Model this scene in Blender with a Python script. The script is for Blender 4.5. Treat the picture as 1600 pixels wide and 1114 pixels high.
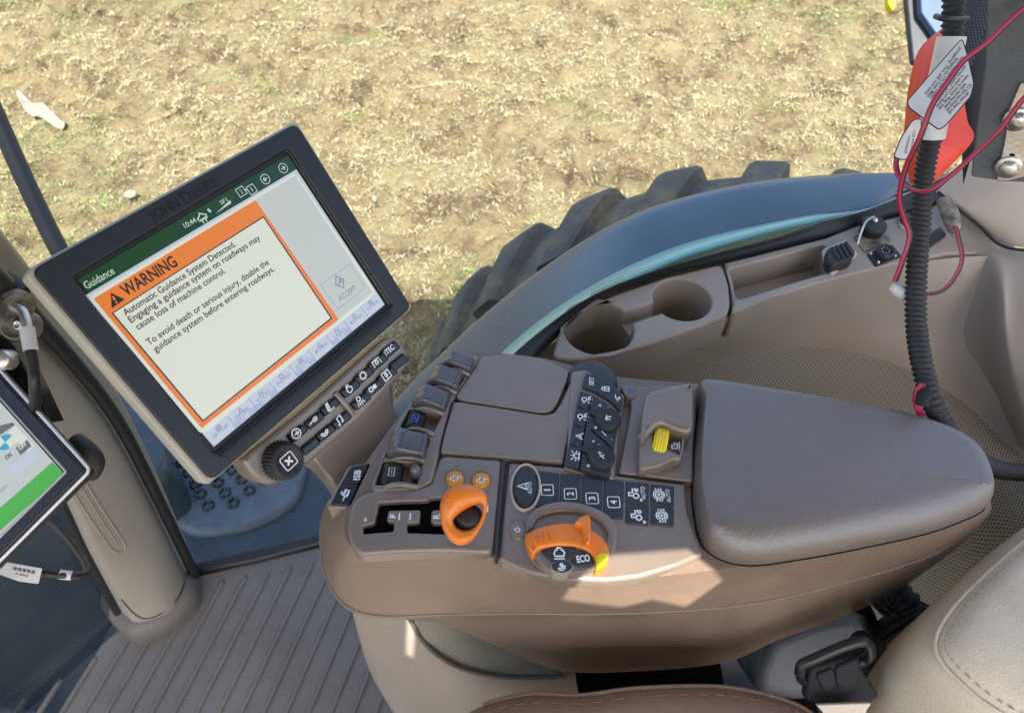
import bpy, math, random
import numpy as np
from mathutils import Vector, Matrix
from mathutils.geometry import tessellate_polygon
random.seed(7); rng = np.random.default_rng(7)
PI = math.pi
SC = bpy.context.scene
for o in list(bpy.data.objects): bpy.data.objects.remove(o)

# ---------------------------------------------------------------- camera
CAM = Vector((0, 0, 1.35)); PITCH = math.radians(50); F = 1163.0
cam_d = bpy.data.cameras.new('camera'); cam_d.sensor_width = 36; cam_d.lens = 36*F/1600
cam_d.clip_start = 0.02; cam_d.clip_end = 1500
cam = bpy.data.objects.new('camera', cam_d); SC.collection.objects.link(cam)
cam.location = CAM; cam.rotation_euler = (PI/2 - PITCH, 0, 0); SC.camera = cam
cam_d.dof.use_dof = True; cam_d.dof.focus_distance = 0.74; cam_d.dof.aperture_fstop = 11
# ---------------------------------------------------------------- light
SUN_EL = math.radians(56); SUN_AZ = math.radians(-78)      # azimuth of the sun measured from +x
SUN = Vector((math.cos(SUN_EL)*math.cos(SUN_AZ), math.cos(SUN_EL)*math.sin(SUN_AZ), math.sin(SUN_EL)))
world = bpy.data.worlds.new('World'); SC.world = world; world.use_nodes = True
wn = world.node_tree; wn.nodes.clear()
sky = wn.nodes.new('ShaderNodeTexSky'); sky.sky_type = 'NISHITA'; sky.sun_disc = False
sky.sun_elevation = SUN_EL; sky.sun_rotation = math.atan2(SUN.x, SUN.y)
sky.altitude = 200; sky.dust_density = 4.0; sky.ozone_density = 0.4
bg = wn.nodes.new('ShaderNodeBackground'); bg.inputs[1].default_value = 0.15
wo = wn.nodes.new('ShaderNodeOutputWorld')
wn.links.new(sky.outputs[0], bg.inputs[0]); wn.links.new(bg.outputs[0], wo.inputs[0])
sl = bpy.data.lights.new('sun', 'SUN'); sl.energy = 4.8; sl.angle = math.radians(0.3); sl.color = (1, 0.93, 0.82)
so = bpy.data.objects.new('sun', sl); SC.collection.objects.link(so)
so.rotation_euler = SUN.to_track_quat('Z', 'Y').to_euler()
SC.view_settings.view_transform = 'Standard'; SC.view_settings.look = 'None'
SC.view_settings.exposure = 1.50; SC.view_settings.gamma = 1
SC.render.engine = 'CYCLES'

# ---------------------------------------------------------------- maths
FW = Vector((0, math.cos(PITCH), -math.sin(PITCH))); UP = Vector((0, math.sin(PITCH), math.cos(PITCH))); RT = Vector((1, 0, 0))
def ray(u, v): return FW + RT*((u-800)/F) + UP*((557-v)/F)
def W(u, v, z): d = ray(u, v); return CAM + d*((z-CAM.z)/d.z)
def WY(u, v, y): d = ray(u, v); return CAM + d*(y/d.y)
def T(u, v, t): return CAM + ray(u, v)*t
class Pl:
    """a working plane: local (a,b) on it, c above it"""
    def __init__(s, o, x, y, n=None):
        s.o = Vector(o); s.x = Vector(x).normalized(); n = Vector(x).cross(Vector(y)).normalized()
        s.n = n; s.y = n.cross(s.x)
    def pt(s, a, b, c=0): return s.o + s.x*a + s.y*b + s.n*c
    def loc(s, u, v, c=0):
        d = ray(u, v); o = s.o + s.n*c
        t = (o-CAM).dot(s.n)/d.dot(s.n); p = CAM + d*t - o
        return Vector((p.dot(s.x), p.dot(s.y)))
    def up(s, c): return Pl(s.o + s.n*c, s.x, s.y)
def ZP(z): return Pl((0, 0, z), (1, 0, 0), (0, 1, 0))
def PX(pl, pts, c=0): return [pl.loc(u, v, c) for u, v in pts]
def cr(pts, n=6, closed=True):
    """catmull-rom through points"""
    P = [Vector(p) for p in pts]; N = len(P); out = []
    rngN = N if closed else N-1
    for i in range(rngN):
        if closed: p0, p1, p2, p3 = P[i-1], P[i], P[(i+1) % N], P[(i+2) % N]
        else: p0, p1, p2, p3 = P[max(i-1, 0)], P[i], P[i+1], P[min(i+2, N-1)]
        for k in range(n):
            t = k/n
            out.append(0.5*((2*p1)+(p2-p0)*t+(2*p0-5*p1+4*p2-p3)*t*t+(3*p1-p0-3*p2+p3)*t**3))
    if not closed: out.append(P[-1].copy())
    return out
def rc(pts, r, n=5):
    """fillet the corners of a closed 2D polygon"""
    P = [Vector(p) for p in pts]; N = len(P); out = []
    for i in range(N):
        a, b, c = P[i-1], P[i], P[(i+1) % N]
        d1 = a-b; d2 = c-b; k = min(r, d1.length*.45, d2.length*.45)
        s = b+d1.normalized()*k; e = b+d2.normalized()*k
        for j in range(n+1):
            t = j/n; out.append((1-t)**2*s + 2*t*(1-t)*b + t*t*e)
    return out
def dens(pts, step):
    P = [Vector(p) for p in pts]; out = []
    for i in range(len(P)):
        a, b = P[i], P[(i+1) % len(P)]; n = max(1, int((b-a).length/step))
        for k in range(n): out.append(a.lerp(b, k/n))
    return out
def area(P): return 0.5*sum(P[i-1].x*P[i].y-P[i].x*P[i-1].y for i in range(len(P)))
def clean(P):
    out = []
    for p in P:
        if not out or (p-out[-1]).length > 1e-5: out.append(p)
    while len(out) > 2 and (out[0]-out[-1]).length < 1e-5: out.pop()
    return out
def offs(P, d):
    """offset CCW polygon inward by d"""
    N = len(P); out = []
    for i in range(N):
        e1 = (P[i]-P[i-1]).normalized(); e2 = (P[(i+1) % N]-P[i]).normalized()
        n1 = Vector((-e1.y, e1.x)); n2 = Vector((-e2.y, e2.x)); m = n1+n2
        if m.length < 1e-6: m = n1
        m.normalize(); k = d/max(0.5, m.dot(n1)); out.append(P[i]+m*k)
    return out
def soffs(P, ds, step=.0015, it=4):
    """successive inward offsets, relaxed so tight corners do not fold"""
    cur = list(P); d0 = 0; out = []
    for d in ds:
        while d-d0 > 1e-7:
            k = min(step, d-d0); cur = offs(cur, k); d0 += k
            for _ in range(it): cur = [(cur[i-1]+cur[i]*2+cur[(i+1) % len(cur)])/4 for i in range(len(cur))]
        out.append(list(cur))
    return out
def circ(c, r, n=32, r2=None, rot=0):
    r2 = r2 or r; c = Vector(c); out = []
    for k in range(n):
        a = 2*PI*k/n; x, y = r*math.cos(a), r2*math.sin(a)
        out.append(c+Vector((x*math.cos(rot)-y*math.sin(rot), x*math.sin(rot)+y*math.cos(rot))))
    return out

# ---------------------------------------------------------------- mesh builder
class MB:
    def __init__(s): s.v = []; s.f = []; s.m = []; s.mats = []; s.s = []
    def mi(s, m):
        if m not in s.mats: s.mats.append(m)
        return s.mats.index(m)
    def add(s, vs, fs, m, smooth=True):
        b = len(s.v); i = s.mi(m); s.v += [tuple(v) for v in vs]
        for f in fs: s.f.append(tuple(b+k for k in f)); s.m.append(i); s.s.append(smooth)
        return s
    def rings(s, rings, m, closed=True, cap0=False, cap1=False, smooth=True):
        n = len(rings[0]); vs = [p for r in rings for p in r]; fs = []
        for j in range(len(rings)-1):
            for i in range(n if closed else n-1):
                k = (i+1) % n
                fs.append((j*n+i, j*n+k, (j+1)*n+k, (j+1)*n+i))
        s.add(vs, fs, m, smooth)
        for flag, r, rev in ((cap0, rings[0], True), (cap1, rings[-1], False)):
            if flag:
                q = list(range(n)); s.add(r, [tuple(q[::-1] if rev else q)], m, False)
        return s
    def plate(s, pl, outer, z0, z1, r, m, holes=(), hz=None, floor=None, seg=3, rh=None, bottom=False):
        """slab with rounded rim and optional holes; outlines in plane coordinates"""
        outer = clean([Vector(p) for p in outer])
        if area(outer) < 0: outer = outer[::-1]
        rh = r if rh is None else rh
        loops = []
        def walls(P, zb, sign, rr):
            prof = [(0, zb), (0, z1-rr)] + [(rr*(1-math.cos(PI/2*k/seg)), z1-rr+rr*math.sin(PI/2*k/seg)) for k in range(1, seg+1)]
            rs = []
            for d, z in prof:
                Q = offs(P, d*sign); rs.append([pl.pt(q.x, q.y, z) for q in Q])
            if sign < 0: rs = [x[::-1] for x in rs]
            s.rings(rs, m); return Q
        top = walls(outer, z0, 1, r); tops = [top]
        for h in holes:
            h = clean([Vector(p) for p in h])
            if area(h) < 0: h = h[::-1]
            zb = z0 if hz is None else hz
            tops.append(walls(h, zb, -1, rh)[::-1])
            if floor is not None:
                s.add([pl.pt(q.x, q.y, zb) for q in h], [tuple(range(len(h)))], floor, False)
        s.fill(pl, tops, z1, m)
        if bottom: s.add([pl.pt(q.x, q.y, z0) for q in outer], [tuple(range(len(outer)))[::-1]], m, False)
        return s
    def fill(s, pl, loops, z, m):
        vs = [Vector((q.x, q.y, 0)) for L in loops for q in L]
        tr = tessellate_polygon([[Vector((q.x, q.y, 0)) for q in L] for L in loops])
        fs = []
        for t in tr:
            a, b, c = (vs[i] for i in t)
            fs.append(tuple(t) if (b-a).cross(c-a).z > 0 else tuple(t)[::-1])
        s.add([pl.pt(q.x, q.y, z) for q in vs], fs, m, False)
    def flat(s, pl, P, z, m):
        P = clean([Vector(p) for p in P])
        if area(P) < 0: P = P[::-1]
        s.fill(pl, [P], z, m); return s
    def stroke(s, pl, P, w, z, m, closed=False):
        P = [Vector(p) for p in P]; N = len(P)
        L = []; R = []
        for i in range(N):
            if closed: a, b = P[i-1], P[(i+1) % N]
            else: a, b = P[max(i-1, 0)], P[min(i+1, N-1)]
            d = (b-a).normalized() if (b-a).length > 1e-9 else Vector((1, 0)); n = Vector((-d.y, d.x))*w/2
            k = 1.0
            if 0 < i < N-1 or closed:
                e = (P[i]-P[i-1]).normalized(); k = 1/max(0.6, e.dot(d))
            L.append(P[i]+n*k); R.append(P[i]-n*k)
        vs = [pl.pt(q.x, q.y, z) for q in L+R]; fs = []
        for i in range(N if closed else N-1):
            j = (i+1) % N; fs.append((N+i, N+j, j, i))
        s.add(vs, fs, m, False); return s
    def text(s, pl, txt, a, b, h, z, m, bold=0.0, center=False):
        if txt in ('1', '-') and not center:
            a = Vector(a); b = Vector(b); c = (a+b)/2; a = c+(a-c)*.42; b = c+(b-c)*.42
        """baseline from a to b (plane coords), cap height h"""
        me = text_mesh(txt, bold)
        if me is None: return s
        vs, fs, x0, x1 = me
        a = Vector(a); b = Vector(b); d = b-a; L = d.length; d.normalize(); n = Vector((-d.y, d.x))
        sx = L/(x1-x0); sy = h/0.69
        P = [a + d*((v[0]-x0)*sx) + n*(v[1]*sy) for v in vs]
        s.add([pl.pt(q.x, q.y, z) for q in P], fs, m, False); return s
    def icon(s, pl, c, right, size, lines, z, m, w=0.09, upv=None):
        c = Vector(c); r = Vector(right).normalized(); n = Vector((-r.y, r.x))
        if upv is not None: n = Vector(upv)
        for L in lines:
            cl = L[0] == 'c'; fl = L[0] == 'f'; pts = L[1:] if (cl or fl) else L
            P = [c + r*(x*size/2) + n*(y*size/2) for x, y in pts]
            if fl: s.flat(pl, P, z, m)
            else: s.stroke(pl, P, w*size, z, m, cl)
        return s
    def tube(s, pts, rad, m, n=12, sub=8, rib=None, caps=True, seglen=None):
        P = cr(pts, sub, False) if len(pts) > 2 else [Vector(p) for p in pts]
        if seglen:
            out = [P[0]]; acc = 0
            for i in range(1, len(P)):
                a, b = P[i-1], P[i]; L = (b-a).length; t = seglen-acc
                while t <= L: out.append(a.lerp(b, t/L)); t += seglen
                acc = L-(t-seglen)
            P = out
        tdir = [(P[min(i+1, len(P)-1)]-P[max(i-1, 0)]).normalized() for i in range(len(P))]
        u = tdir[0].orthogonal().normalized(); rs = []
        for i, p in enumerate(P):
            t = tdir[i]; u = (u-t*u.dot(t)).normalized(); w = t.cross(u)
            r = rad(i/(len(P)-1)) if callable(rad) else rad
            if rib: r *= rib(i)
            rs.append([p+u*r*math.cos(2*PI*k/n)+w*r*math.sin(2*PI*k/n) for k in range(n)])
        s.rings(rs, m, True, caps, caps); return s
    def lathe(s, pl, c, prof, m, n=40, cap1=True, cap0=False, rmod=None):
        c = Vector(c); rs = []
        for r, z in prof:
            rs.append([pl.pt(c.x+r*(rmod(k, r, z) if rmod else 1)*math.cos(2*PI*k/n), c.y+r*(rmod(k, r, z) if rmod else 1)*math.sin(2*PI*k/n), z) for k in range(n)])
        s.rings(rs, m, True, cap0, cap1); return s
    def loft(s, rows, m, nu=6, nv=6, closed=False, capb=False, smooth=True, capt=False):
        R = [cr(r, nu, closed) for r in rows]; cols = list(zip(*R))
        C = [cr(c, nv, False) for c in cols]; rs = [list(r) for r in zip(*C)]
        s.rings(rs, m, closed, capt, capb, smooth); return s
    def box(s, a, b, m):
        x0, y0, z0 = a; x1, y1, z1 = b
        vs = [(x0,y0,z0),(x1,y0,z0),(x1,y1,z0),(x0,y1,z0),(x0,y0,z1),(x1,y0,z1),(x1,y1,z1),(x0,y1,z1)]
        s.add(vs, [(3,2,1,0),(4,5,6,7),(0,1,5,4),(1,2,6,5),(2,3,7,6),(3,0,4,7)], m, False); return s
    def build(s, name, parent=None, **tags):
        V = np.array(s.v, dtype=float)
        if parent is not None: org = Vector(parent['_o'])
        else:
            c = (V.min(0)+V.max(0))/2; org = Vector((c[0], c[1], V.min(0)[2]))
        me = bpy.data.meshes.new(name)
        me.from_pydata([tuple(v) for v in (V-np.array(org))], [], s.f)
        for m in s.mats: me.materials.append(m)
        me.polygons.foreach_set('material_index', s.m); me.polygons.foreach_set('use_smooth', s.s); me.update()
        o = bpy.data.objects.new(name, me); SC.collection.objects.link(o); o['_o'] = tuple(org)
        if parent is not None:
            o.parent = parent
        else: o.location = org
        for k, v in tags.items(): o[k] = v
        return o
_tc = {}
def text_mesh(txt, bold):
    key = (txt, bold)
    if key in _tc: return _tc[key]
    cu = bpy.data.curves.new('t', 'FONT'); cu.body = txt; cu.size = 1; cu.offset = bold; cu.resolution_u = 3
    ob = bpy.data.objects.new('t', cu); SC.collection.objects.link(ob)
    dg = bpy.context.evaluated_depsgraph_get(); dg.update()
    me = bpy.data.meshes.new_from_object(ob.evaluated_get(dg))
    vs = [tuple(v.co) for v in me.vertices]; fs = [tuple(p.vertices) for p in me.polygons]
    bpy.data.objects.remove(ob); bpy.data.meshes.remove(me)
    if not vs: return None
    x0 = min(v[0] for v in vs); x1 = max(v[0] for v in vs)
    _tc[key] = (vs, fs, x0, x1); return _tc[key]
def thing(name, loc, label, cat, group=None):
    o = bpy.data.objects.new(name, None); SC.collection.objects.link(o); o.empty_display_size = 0.05
    o.location = loc; o['_o'] = tuple(loc); o['label'] = label; o['category'] = cat
    if group: o['group'] = group
    return o

# ---------------------------------------------------------------- materials
def mat(name, col, rough=0.5, bump=0.0, bscale=300, var=0.0, vscale=12, spec=0.5, metal=0.0, coat=0.0, emit=None, es=0.0, col2=None, detail=4, rvar=0.0, mask=(0.35, 0.7), specks=0.0):
    m = bpy.data.materials.new(name); m.use_nodes = True; nt = m.node_tree; b = nt.nodes['Principled BSDF']
    b.inputs['Base Color'].default_value = (*col, 1); b.inputs['Roughness'].default_value = rough
    b.inputs['Specular IOR Level'].default_value = spec; b.inputs['Metallic'].default_value = metal
    b.inputs['Coat Weight'].default_value = coat; b.inputs['Coat Roughness'].default_value = 0.28
    if emit: b.inputs['Emission Color'].default_value = (*emit, 1); b.inputs['Emission Strength'].default_value = es
    geo = nt.nodes.new('ShaderNodeNewGeometry')
    if var or col2 or rvar:
        n = nt.nodes.new('ShaderNodeTexNoise'); n.inputs['Scale'].default_value = vscale; n.inputs['Detail'].default_value = 8; n.inputs['Roughness'].default_value = 0.65
        nt.links.new(geo.outputs['Position'], n.inputs['Vector'])
        r = nt.nodes.new('ShaderNodeValToRGB'); c2 = col2 or tuple(c*(1-var) for c in col); c1 = tuple(min(1, c*(1+var)) for c in col) if not col2 else col
        r.color_ramp.elements[0].position, r.color_ramp.elements[1].position = mask
        r.color_ramp.elements[0].color = (*c2, 1); r.color_ramp.elements[1].color = (*c1, 1)
        nt.links.new(n.outputs['Fac'], r.inputs[0]); last = r.outputs[0]
        if specks:
            n2 = nt.nodes.new('ShaderNodeTexNoise'); n2.inputs['Scale'].default_value = 420; n2.inputs['Detail'].default_value = 2
            nt.links.new(geo.outputs['Position'], n2.inputs['Vector'])
            r2 = nt.nodes.new('ShaderNodeValToRGB'); r2.color_ramp.elements[0].position = 0.68; r2.color_ramp.elements[1].position = 0.74
            r2.color_ramp.elements[0].color = (0, 0, 0, 1); r2.color_ramp.elements[1].color = (specks, specks, specks, 1)
            nt.links.new(n2.outputs['Fac'], r2.inputs[0])
            mx = nt.nodes.new('ShaderNodeMix'); mx.data_type = 'RGBA'; mx.inputs[7].default_value = (.55, .5, .42, 1)
            nt.links.new(r2.outputs[0], mx.inputs[0]); nt.links.new(last, mx.inputs[6]); last = mx.outputs[2]
        nt.links.new(last, b.inputs['Base Color'])
        if rvar:
            mr = nt.nodes.new('ShaderNodeMapRange'); mr.inputs['To Min'].default_value = rough-rvar; mr.inputs['To Max'].default_value = rough+rvar
            mr.inputs['From Min'].default_value = 0.3; mr.inputs['From Max'].default_value = 0.7
            nt.links.new(n.outputs['Fac'], mr.inputs['Value']); nt.links.new(mr.outputs[0], b.inputs['Roughness'])
    if bump:
        n = nt.nodes.new('ShaderNodeTexNoise'); n.inputs['Scale'].default_value = bscale; n.inputs['Detail'].default_value = detail
        nt.links.new(geo.outputs['Position'], n.inputs['Vector'])
        bp = nt.nodes.new('ShaderNodeBump'); bp.inputs['Strength'].default_value = bump; bp.inputs['Distance'].default_value = 0.4/bscale
        nt.links.new(n.outputs['Fac'], bp.inputs['Height']); nt.links.new(bp.outputs[0], b.inputs['Normal'])
    return m
def cellmat(name, col, dark, scale, hole, rough=0.7, rot=0.0):
    """perforated sheet: regular dark dots"""
    m = mat(name, col, rough); nt = m.node_tree; b = nt.nodes['Principled BSDF']
    geo = nt.nodes.new('ShaderNodeNewGeometry'); mp = nt.nodes.new('ShaderNodeMapping')
    mp.inputs['Scale'].default_value = (scale, scale, scale); mp.inputs['Rotation'].default_value = (0, 0, rot)
    nt.links.new(geo.outputs['Position'], mp.inputs[0]); v = nt.nodes.new('ShaderNodeTexVoronoi')
    v.voronoi_dimensions = '2D'; v.inputs['Randomness'].default_value = 0.0; v.inputs['Scale'].default_value = 1
    nt.links.new(mp.outputs[0], v.inputs['Vector'])
    r = nt.nodes.new('ShaderNodeValToRGB'); r.color_ramp.elements[0].position = hole; r.color_ramp.elements[1].position = hole+0.12
    r.color_ramp.elements[0].color = (*dark, 1); r.color_ramp.elements[1].color = (*col, 1)
    nt.links.new(v.outputs['Distance'], r.inputs[0]); nt.links.new(r.outputs[0], b.inputs['Base Color'])
    return m
def glass(name, tint, refl=1.0, rough=0.02):
    m = bpy.data.materials.new(name); m.use_nodes = True; nt = m.node_tree; nt.nodes.clear()
    o = nt.nodes.new('ShaderNodeOutputMaterial'); mx = nt.nodes.new('ShaderNodeMixShader'); t = nt.nodes.new('ShaderNodeBsdfTransparent')
    g = nt.nodes.new('ShaderNodeBsdfGlossy'); fr = nt.nodes.new('ShaderNodeFresnel'); fr.inputs[0].default_value = 1.45
    mu = nt.nodes.new('ShaderNodeMath'); mu.operation = 'MULTIPLY'; mu.inputs[1].default_value = refl
    t.inputs[0].default_value = (*tint, 1); g.inputs['Roughness'].default_value = rough
    nt.links.new(fr.outputs[0], mu.inputs[0]); nt.links.new(mu.outputs[0], mx.inputs[0]); nt.links.new(t.outputs[0], mx.inputs[1]); nt.links.new(g.outputs[0], mx.inputs[2]); nt.links.new(mx.outputs[0], o.inputs[0])
    return m
def screenm(name, col, k=0.22):
    return mat(name, tuple(c*0.25 for c in col), 0.25, spec=0.5, emit=col, es=k)
BR = (0.182, 0.141, 0.108)
M = dict(
 brown=mat('brown_plastic', BR, 0.34, 0.35, 900, 0.07, 30, rvar=0.07, spec=0.9, coat=0.25),
 brown_side=mat('worn_brown_plastic', (0.200, 0.139, 0.100), 0.40, 0.3, 900, 0.10, 14, specks=0.3, rvar=0.09, spec=0.8),
 pad=mat('armrest_skin', (0.135, 0.110, 0.095), 0.36, 0.9, 520, 0.06, 40, rvar=0.06, detail=3, spec=1.0, coat=0.35),
 taupe=mat('taupe_trim', (0.295, 0.250, 0.203), 0.48, 0.3, 700, 0.06, 8),
 taupe_l=mat('pale_trim', (0.46, 0.385, 0.31), 0.55, 0.3, 700, 0.06, 8),
 pillar=mat('pillar_plastic', (0.27, 0.24, 0.20), 0.5, 0.3, 700, 0.06, 8),
 beige=mat('beige_housing', (0.42, 0.385, 0.31), 0.4, 0.2, 900, 0.04, 20),
 bezel=mat('bezel_plastic', (0.011, 0.013, 0.018), 0.42, 0.5, 1400, 0.15, 300, rvar=0.08),
 emboss=mat('embossed_black', (0.006, 0.006, 0.008), 0.3),
 black=mat('black_plastic', (0.014, 0.014, 0.016), 0.35, 0.2, 600, 0.2, 60, rvar=0.08),
 keyg=mat('glossy_key', (0.006, 0.006, 0.008), 0.14, spec=0.5),
 rubber=mat('black_rubber', (0.022, 0.022, 0.024), 0.6, 0.3, 500, 0.25, 40, rvar=0.08),
 void=mat('dark_cavity', (0.0025, 0.002, 0.002), 0.9, spec=0.1),  # near-black colour stands in for the shade deep inside slots and wells
 key=mat('keypad_rubber', (0.026, 0.030, 0.038), 0.38, 0.3, 1100, 0.1, 60),
 lever=mat('lever_gloss', (0.085, 0.080, 0.090), 0.18, 0.1, 800, 0.08, 60, coat=0.3),
 white=mat('white_print', (0.80, 0.80, 0.78), 0.5),
 greyp=mat('grey_print', (0.42, 0.42, 0.42), 0.5),
 blue=mat('blue_print', (0.05, 0.13, 0.6), 0.5),
 orange=mat('orange_plastic', (0.78, 0.20, 0.012), 0.33, 0.3, 500, 0.06, 50, coat=0.2),
 amber=mat('amber_button', (0.62, 0.25, 0.02), 0.35, 0.2, 500, 0.06, 60),
 yellow=mat('yellow_plastic', (0.80, 0.62, 0.01), 0.35, 0.2, 400, 0.05, 60),
 mat_=mat('floor_mat_rubber', (0.132, 0.124, 0.112), 0.42, 0.4, 350, 0.16, 9, rvar=0.08, specks=0.12),
 boot=mat('pillar_boot', (0.12, 0.105, 0.09), 0.6, 0.2, 500, 0.1, 20),
 tank=mat('tank_plastic', (0.036, 0.052, 0.068), 0.35, 0.6, 120, 0.22, 10, rvar=0.1, specks=0.06),
 fender=mat('fender_plastic', (0.042, 0.080, 0.125), 0.30, 0.1, 160, 0.12, 5, rvar=0.05, spec=0.9),  # blue of the reflected sky is put into the base colour
 green=mat('green_paint', (0.20, 0.47, 0.43), 0.3, 0, 1, 0.05, 10, coat=0.4),
 gasket=mat('window_gasket', (0.010, 0.011, 0.014), 0.5, 0.2, 300),
 tyre=mat('tyre_rubber', (0.062, 0.066, 0.063), 0.7, 0.9, 45, 0.3, 11, col2=(0.15, 0.125, 0.075), mask=(0.34, 0.58), specks=0.2),
 rim=mat('wheel_paint', (0.05, 0.05, 0.03), 0.6),
 leather=mat('brown_leather', (0.24, 0.168, 0.128), 0.38, 0.9, 420, 0.08, 18, rvar=0.05),
 leather_b=mat('beige_leather', (0.60, 0.52, 0.39), 0.42, 0.9, 420, 0.08, 18, rvar=0.05),
 thread=mat('thread', (0.19, 0.14, 0.105), 0.7),
 thread2=mat('pale_thread', (0.30, 0.25, 0.18), 0.7),
 ribw=mat('wheel_rubber', (0.040, 0.042, 0.046), 0.5, 0.2, 500, 0.2, 40),
 steel=mat('zinc_steel', (0.62, 0.60, 0.56), 0.32, 0.3, 200, 0.12, 40, metal=0.9, rvar=0.1),
 plate=mat('dark_plate', (0.10, 0.115, 0.13), 0.45, 0.4, 200, 0.3, 9, rvar=0.1),
 red=mat('red_plastic', (0.72, 0.045, 0.012), 0.4, 0.2, 200, 0.15, 12),
 wire=mat('red_wire', (0.42, 0.02, 0.075), 0.35),
 wireb=mat('black_wire', (0.02, 0.018, 0.02), 0.4),
 paper=mat('label_paper', (0.66, 0.65, 0.62), 0.4, 0.1, 200, 0.08, 60),
 webbing=mat('black_webbing', (0.012, 0.012, 0.015), 0.8, 0.8, 900),
 perf=cellmat('perforated_trim', (0.26, 0.225, 0.17), (0.05, 0.042, 0.03), 270, 0.27, rot=0.5),
 carpet=mat('carpet', (0.27, 0.25, 0.20), 0.9, 0.9, 700, 0.12, 300),
 roof=mat('headliner', (0.42, 0.39, 0.34), 0.9, 0.3, 300),
 glassr=glass('window_glass', (0.95, 0.98, 0.985), 0.16),
 glassf=glass('front_glass', (0.50, 0.56, 0.56), 0.35, 0.03),
 glasss=glass('screen_cover_glass', (0.98, 0.98, 0.98), 1.0, 0.12),
 implement=mat('grey_paint', (0.045, 0.052, 0.062), 0.6, 0.2, 100, 0.1, 5),
 tread=mat('tread_pad', (0.10, 0.128, 0.155), 0.45, 0.5, 150, 0.2, 20, specks=0.1), hood=mat('hood_plastic', (0.026, 0.030, 0.032), 0.4, 0.5, 90, 0.4, 6, rvar=0.1, specks=0.15),
 cover=mat('cover_plastic', (0.075, 0.082, 0.095), 0.5, 0.3, 500, 0.1, 20),
 implement2=mat('blue_grey_paint', (0.05, 0.09, 0.17), 0.6, 0.2, 100, 0.1, 5),
 dirty=mat('mottled_connector', (0.24, 0.215, 0.17), 0.45, 0.3, 200, 0.3, 70, col2=(0.06, 0.055, 0.05), mask=(.38, .6)),
)
SCR = dict(white=screenm('screen_white', (0.82, 0.85, 0.72)), orange=screenm('screen_orange', (0.93, 0.25, 0.035)), green=screenm('screen_green', (0.008, 0.065, 0.018)),
 dgreen=screenm('screen_dark_green', (0.006, 0.05, 0.028)), ink=screenm('screen_ink', (0.015, 0.018, 0.02)), grey=screenm('screen_grey', (0.62, 0.66, 0.62)),
 lav=screenm('screen_lavender', (0.48, 0.52, 0.72)), lav2=screenm('screen_tab', (0.62, 0.68, 0.78)), lavd=screenm('screen_tab_ink', (0.33, 0.37, 0.52)),
 line=screenm('screen_line', (0.30, 0.36, 0.42)), lgreen=screenm('screen_light_green', (0.08, 0.50, 0.05)), cyan=screenm('screen_cyan', (0.05, 0.42, 0.65)), dgrey=screenm('screen_dark_grey', (0.16, 0.16, 0.15)), print=screenm('screen_pale_ink', (0.6, 0.72, 0.62)))

# ================================================================ SETTING: field
def vnoise(x, y, seed=0):
    xi = np.floor(x).astype(np.int64); yi = np.floor(y).astype(np.int64); fx = x-xi; fy = y-yi
    fx = fx*fx*(3-2*fx); fy = fy*fy*(3-2*fy)
    def h(a, b):
        n = (a*374761393 + b*668265263 + seed*982451653) & 0xffffffff
        n = ((n ^ (n >> 13))*1274126177) & 0xffffffff
        return ((n ^ (n >> 16)) & 0xffff)/65535.0
    return (h(xi, yi)*(1-fx)+h(xi+1, yi)*fx)*(1-fy)+(h(xi, yi+1)*(1-fx)+h(xi+1, yi+1)*fx)*fy
def fbm(x, y, o=4, seed=0):
    s = 0; a = 0.5
    for k in range(o): s = s+a*vnoise(x*2**k+k*17.3, y*2**k-k*9.1, seed+k); a *= 0.5
    return s
GZ = -1.55
def height(x, y):
    h = 0.09*(fbm(x*1.6, y*1.6, 3, 3)-0.45) + 0.17*np.abs(fbm(x*7, y*7, 4, 9)-0.46)+0.16*np.clip(fbm(x*7.5, y*7.5, 3, 55)-0.30, 0, .25)+0.12*np.clip(fbm(x*8, y*8, 3, 31)-0.45, 0, 1)
    u = x*0.88-y*0.48; c = x*0.48+y*0.88                    # old tread prints run in bands
    band = np.exp(-((c-2.9)/0.20)**2) + np.exp(-((c-3.75)/0.18)**2) + .7*np.exp(-((c-4.9)/0.2)**2)
    h = h - 0.095*band*np.clip(np.sin(u*36+2.2*np.abs(c-2.9)*9+1.5*vnoise(x*2, y*2, 40)), -.2, 1)*np.clip(1.1-(x+1.2)*.45, .15, 1)
    return GZ + h*np.clip(1.2-0.02*np.abs(y), 0, 1) - 0.02
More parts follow.
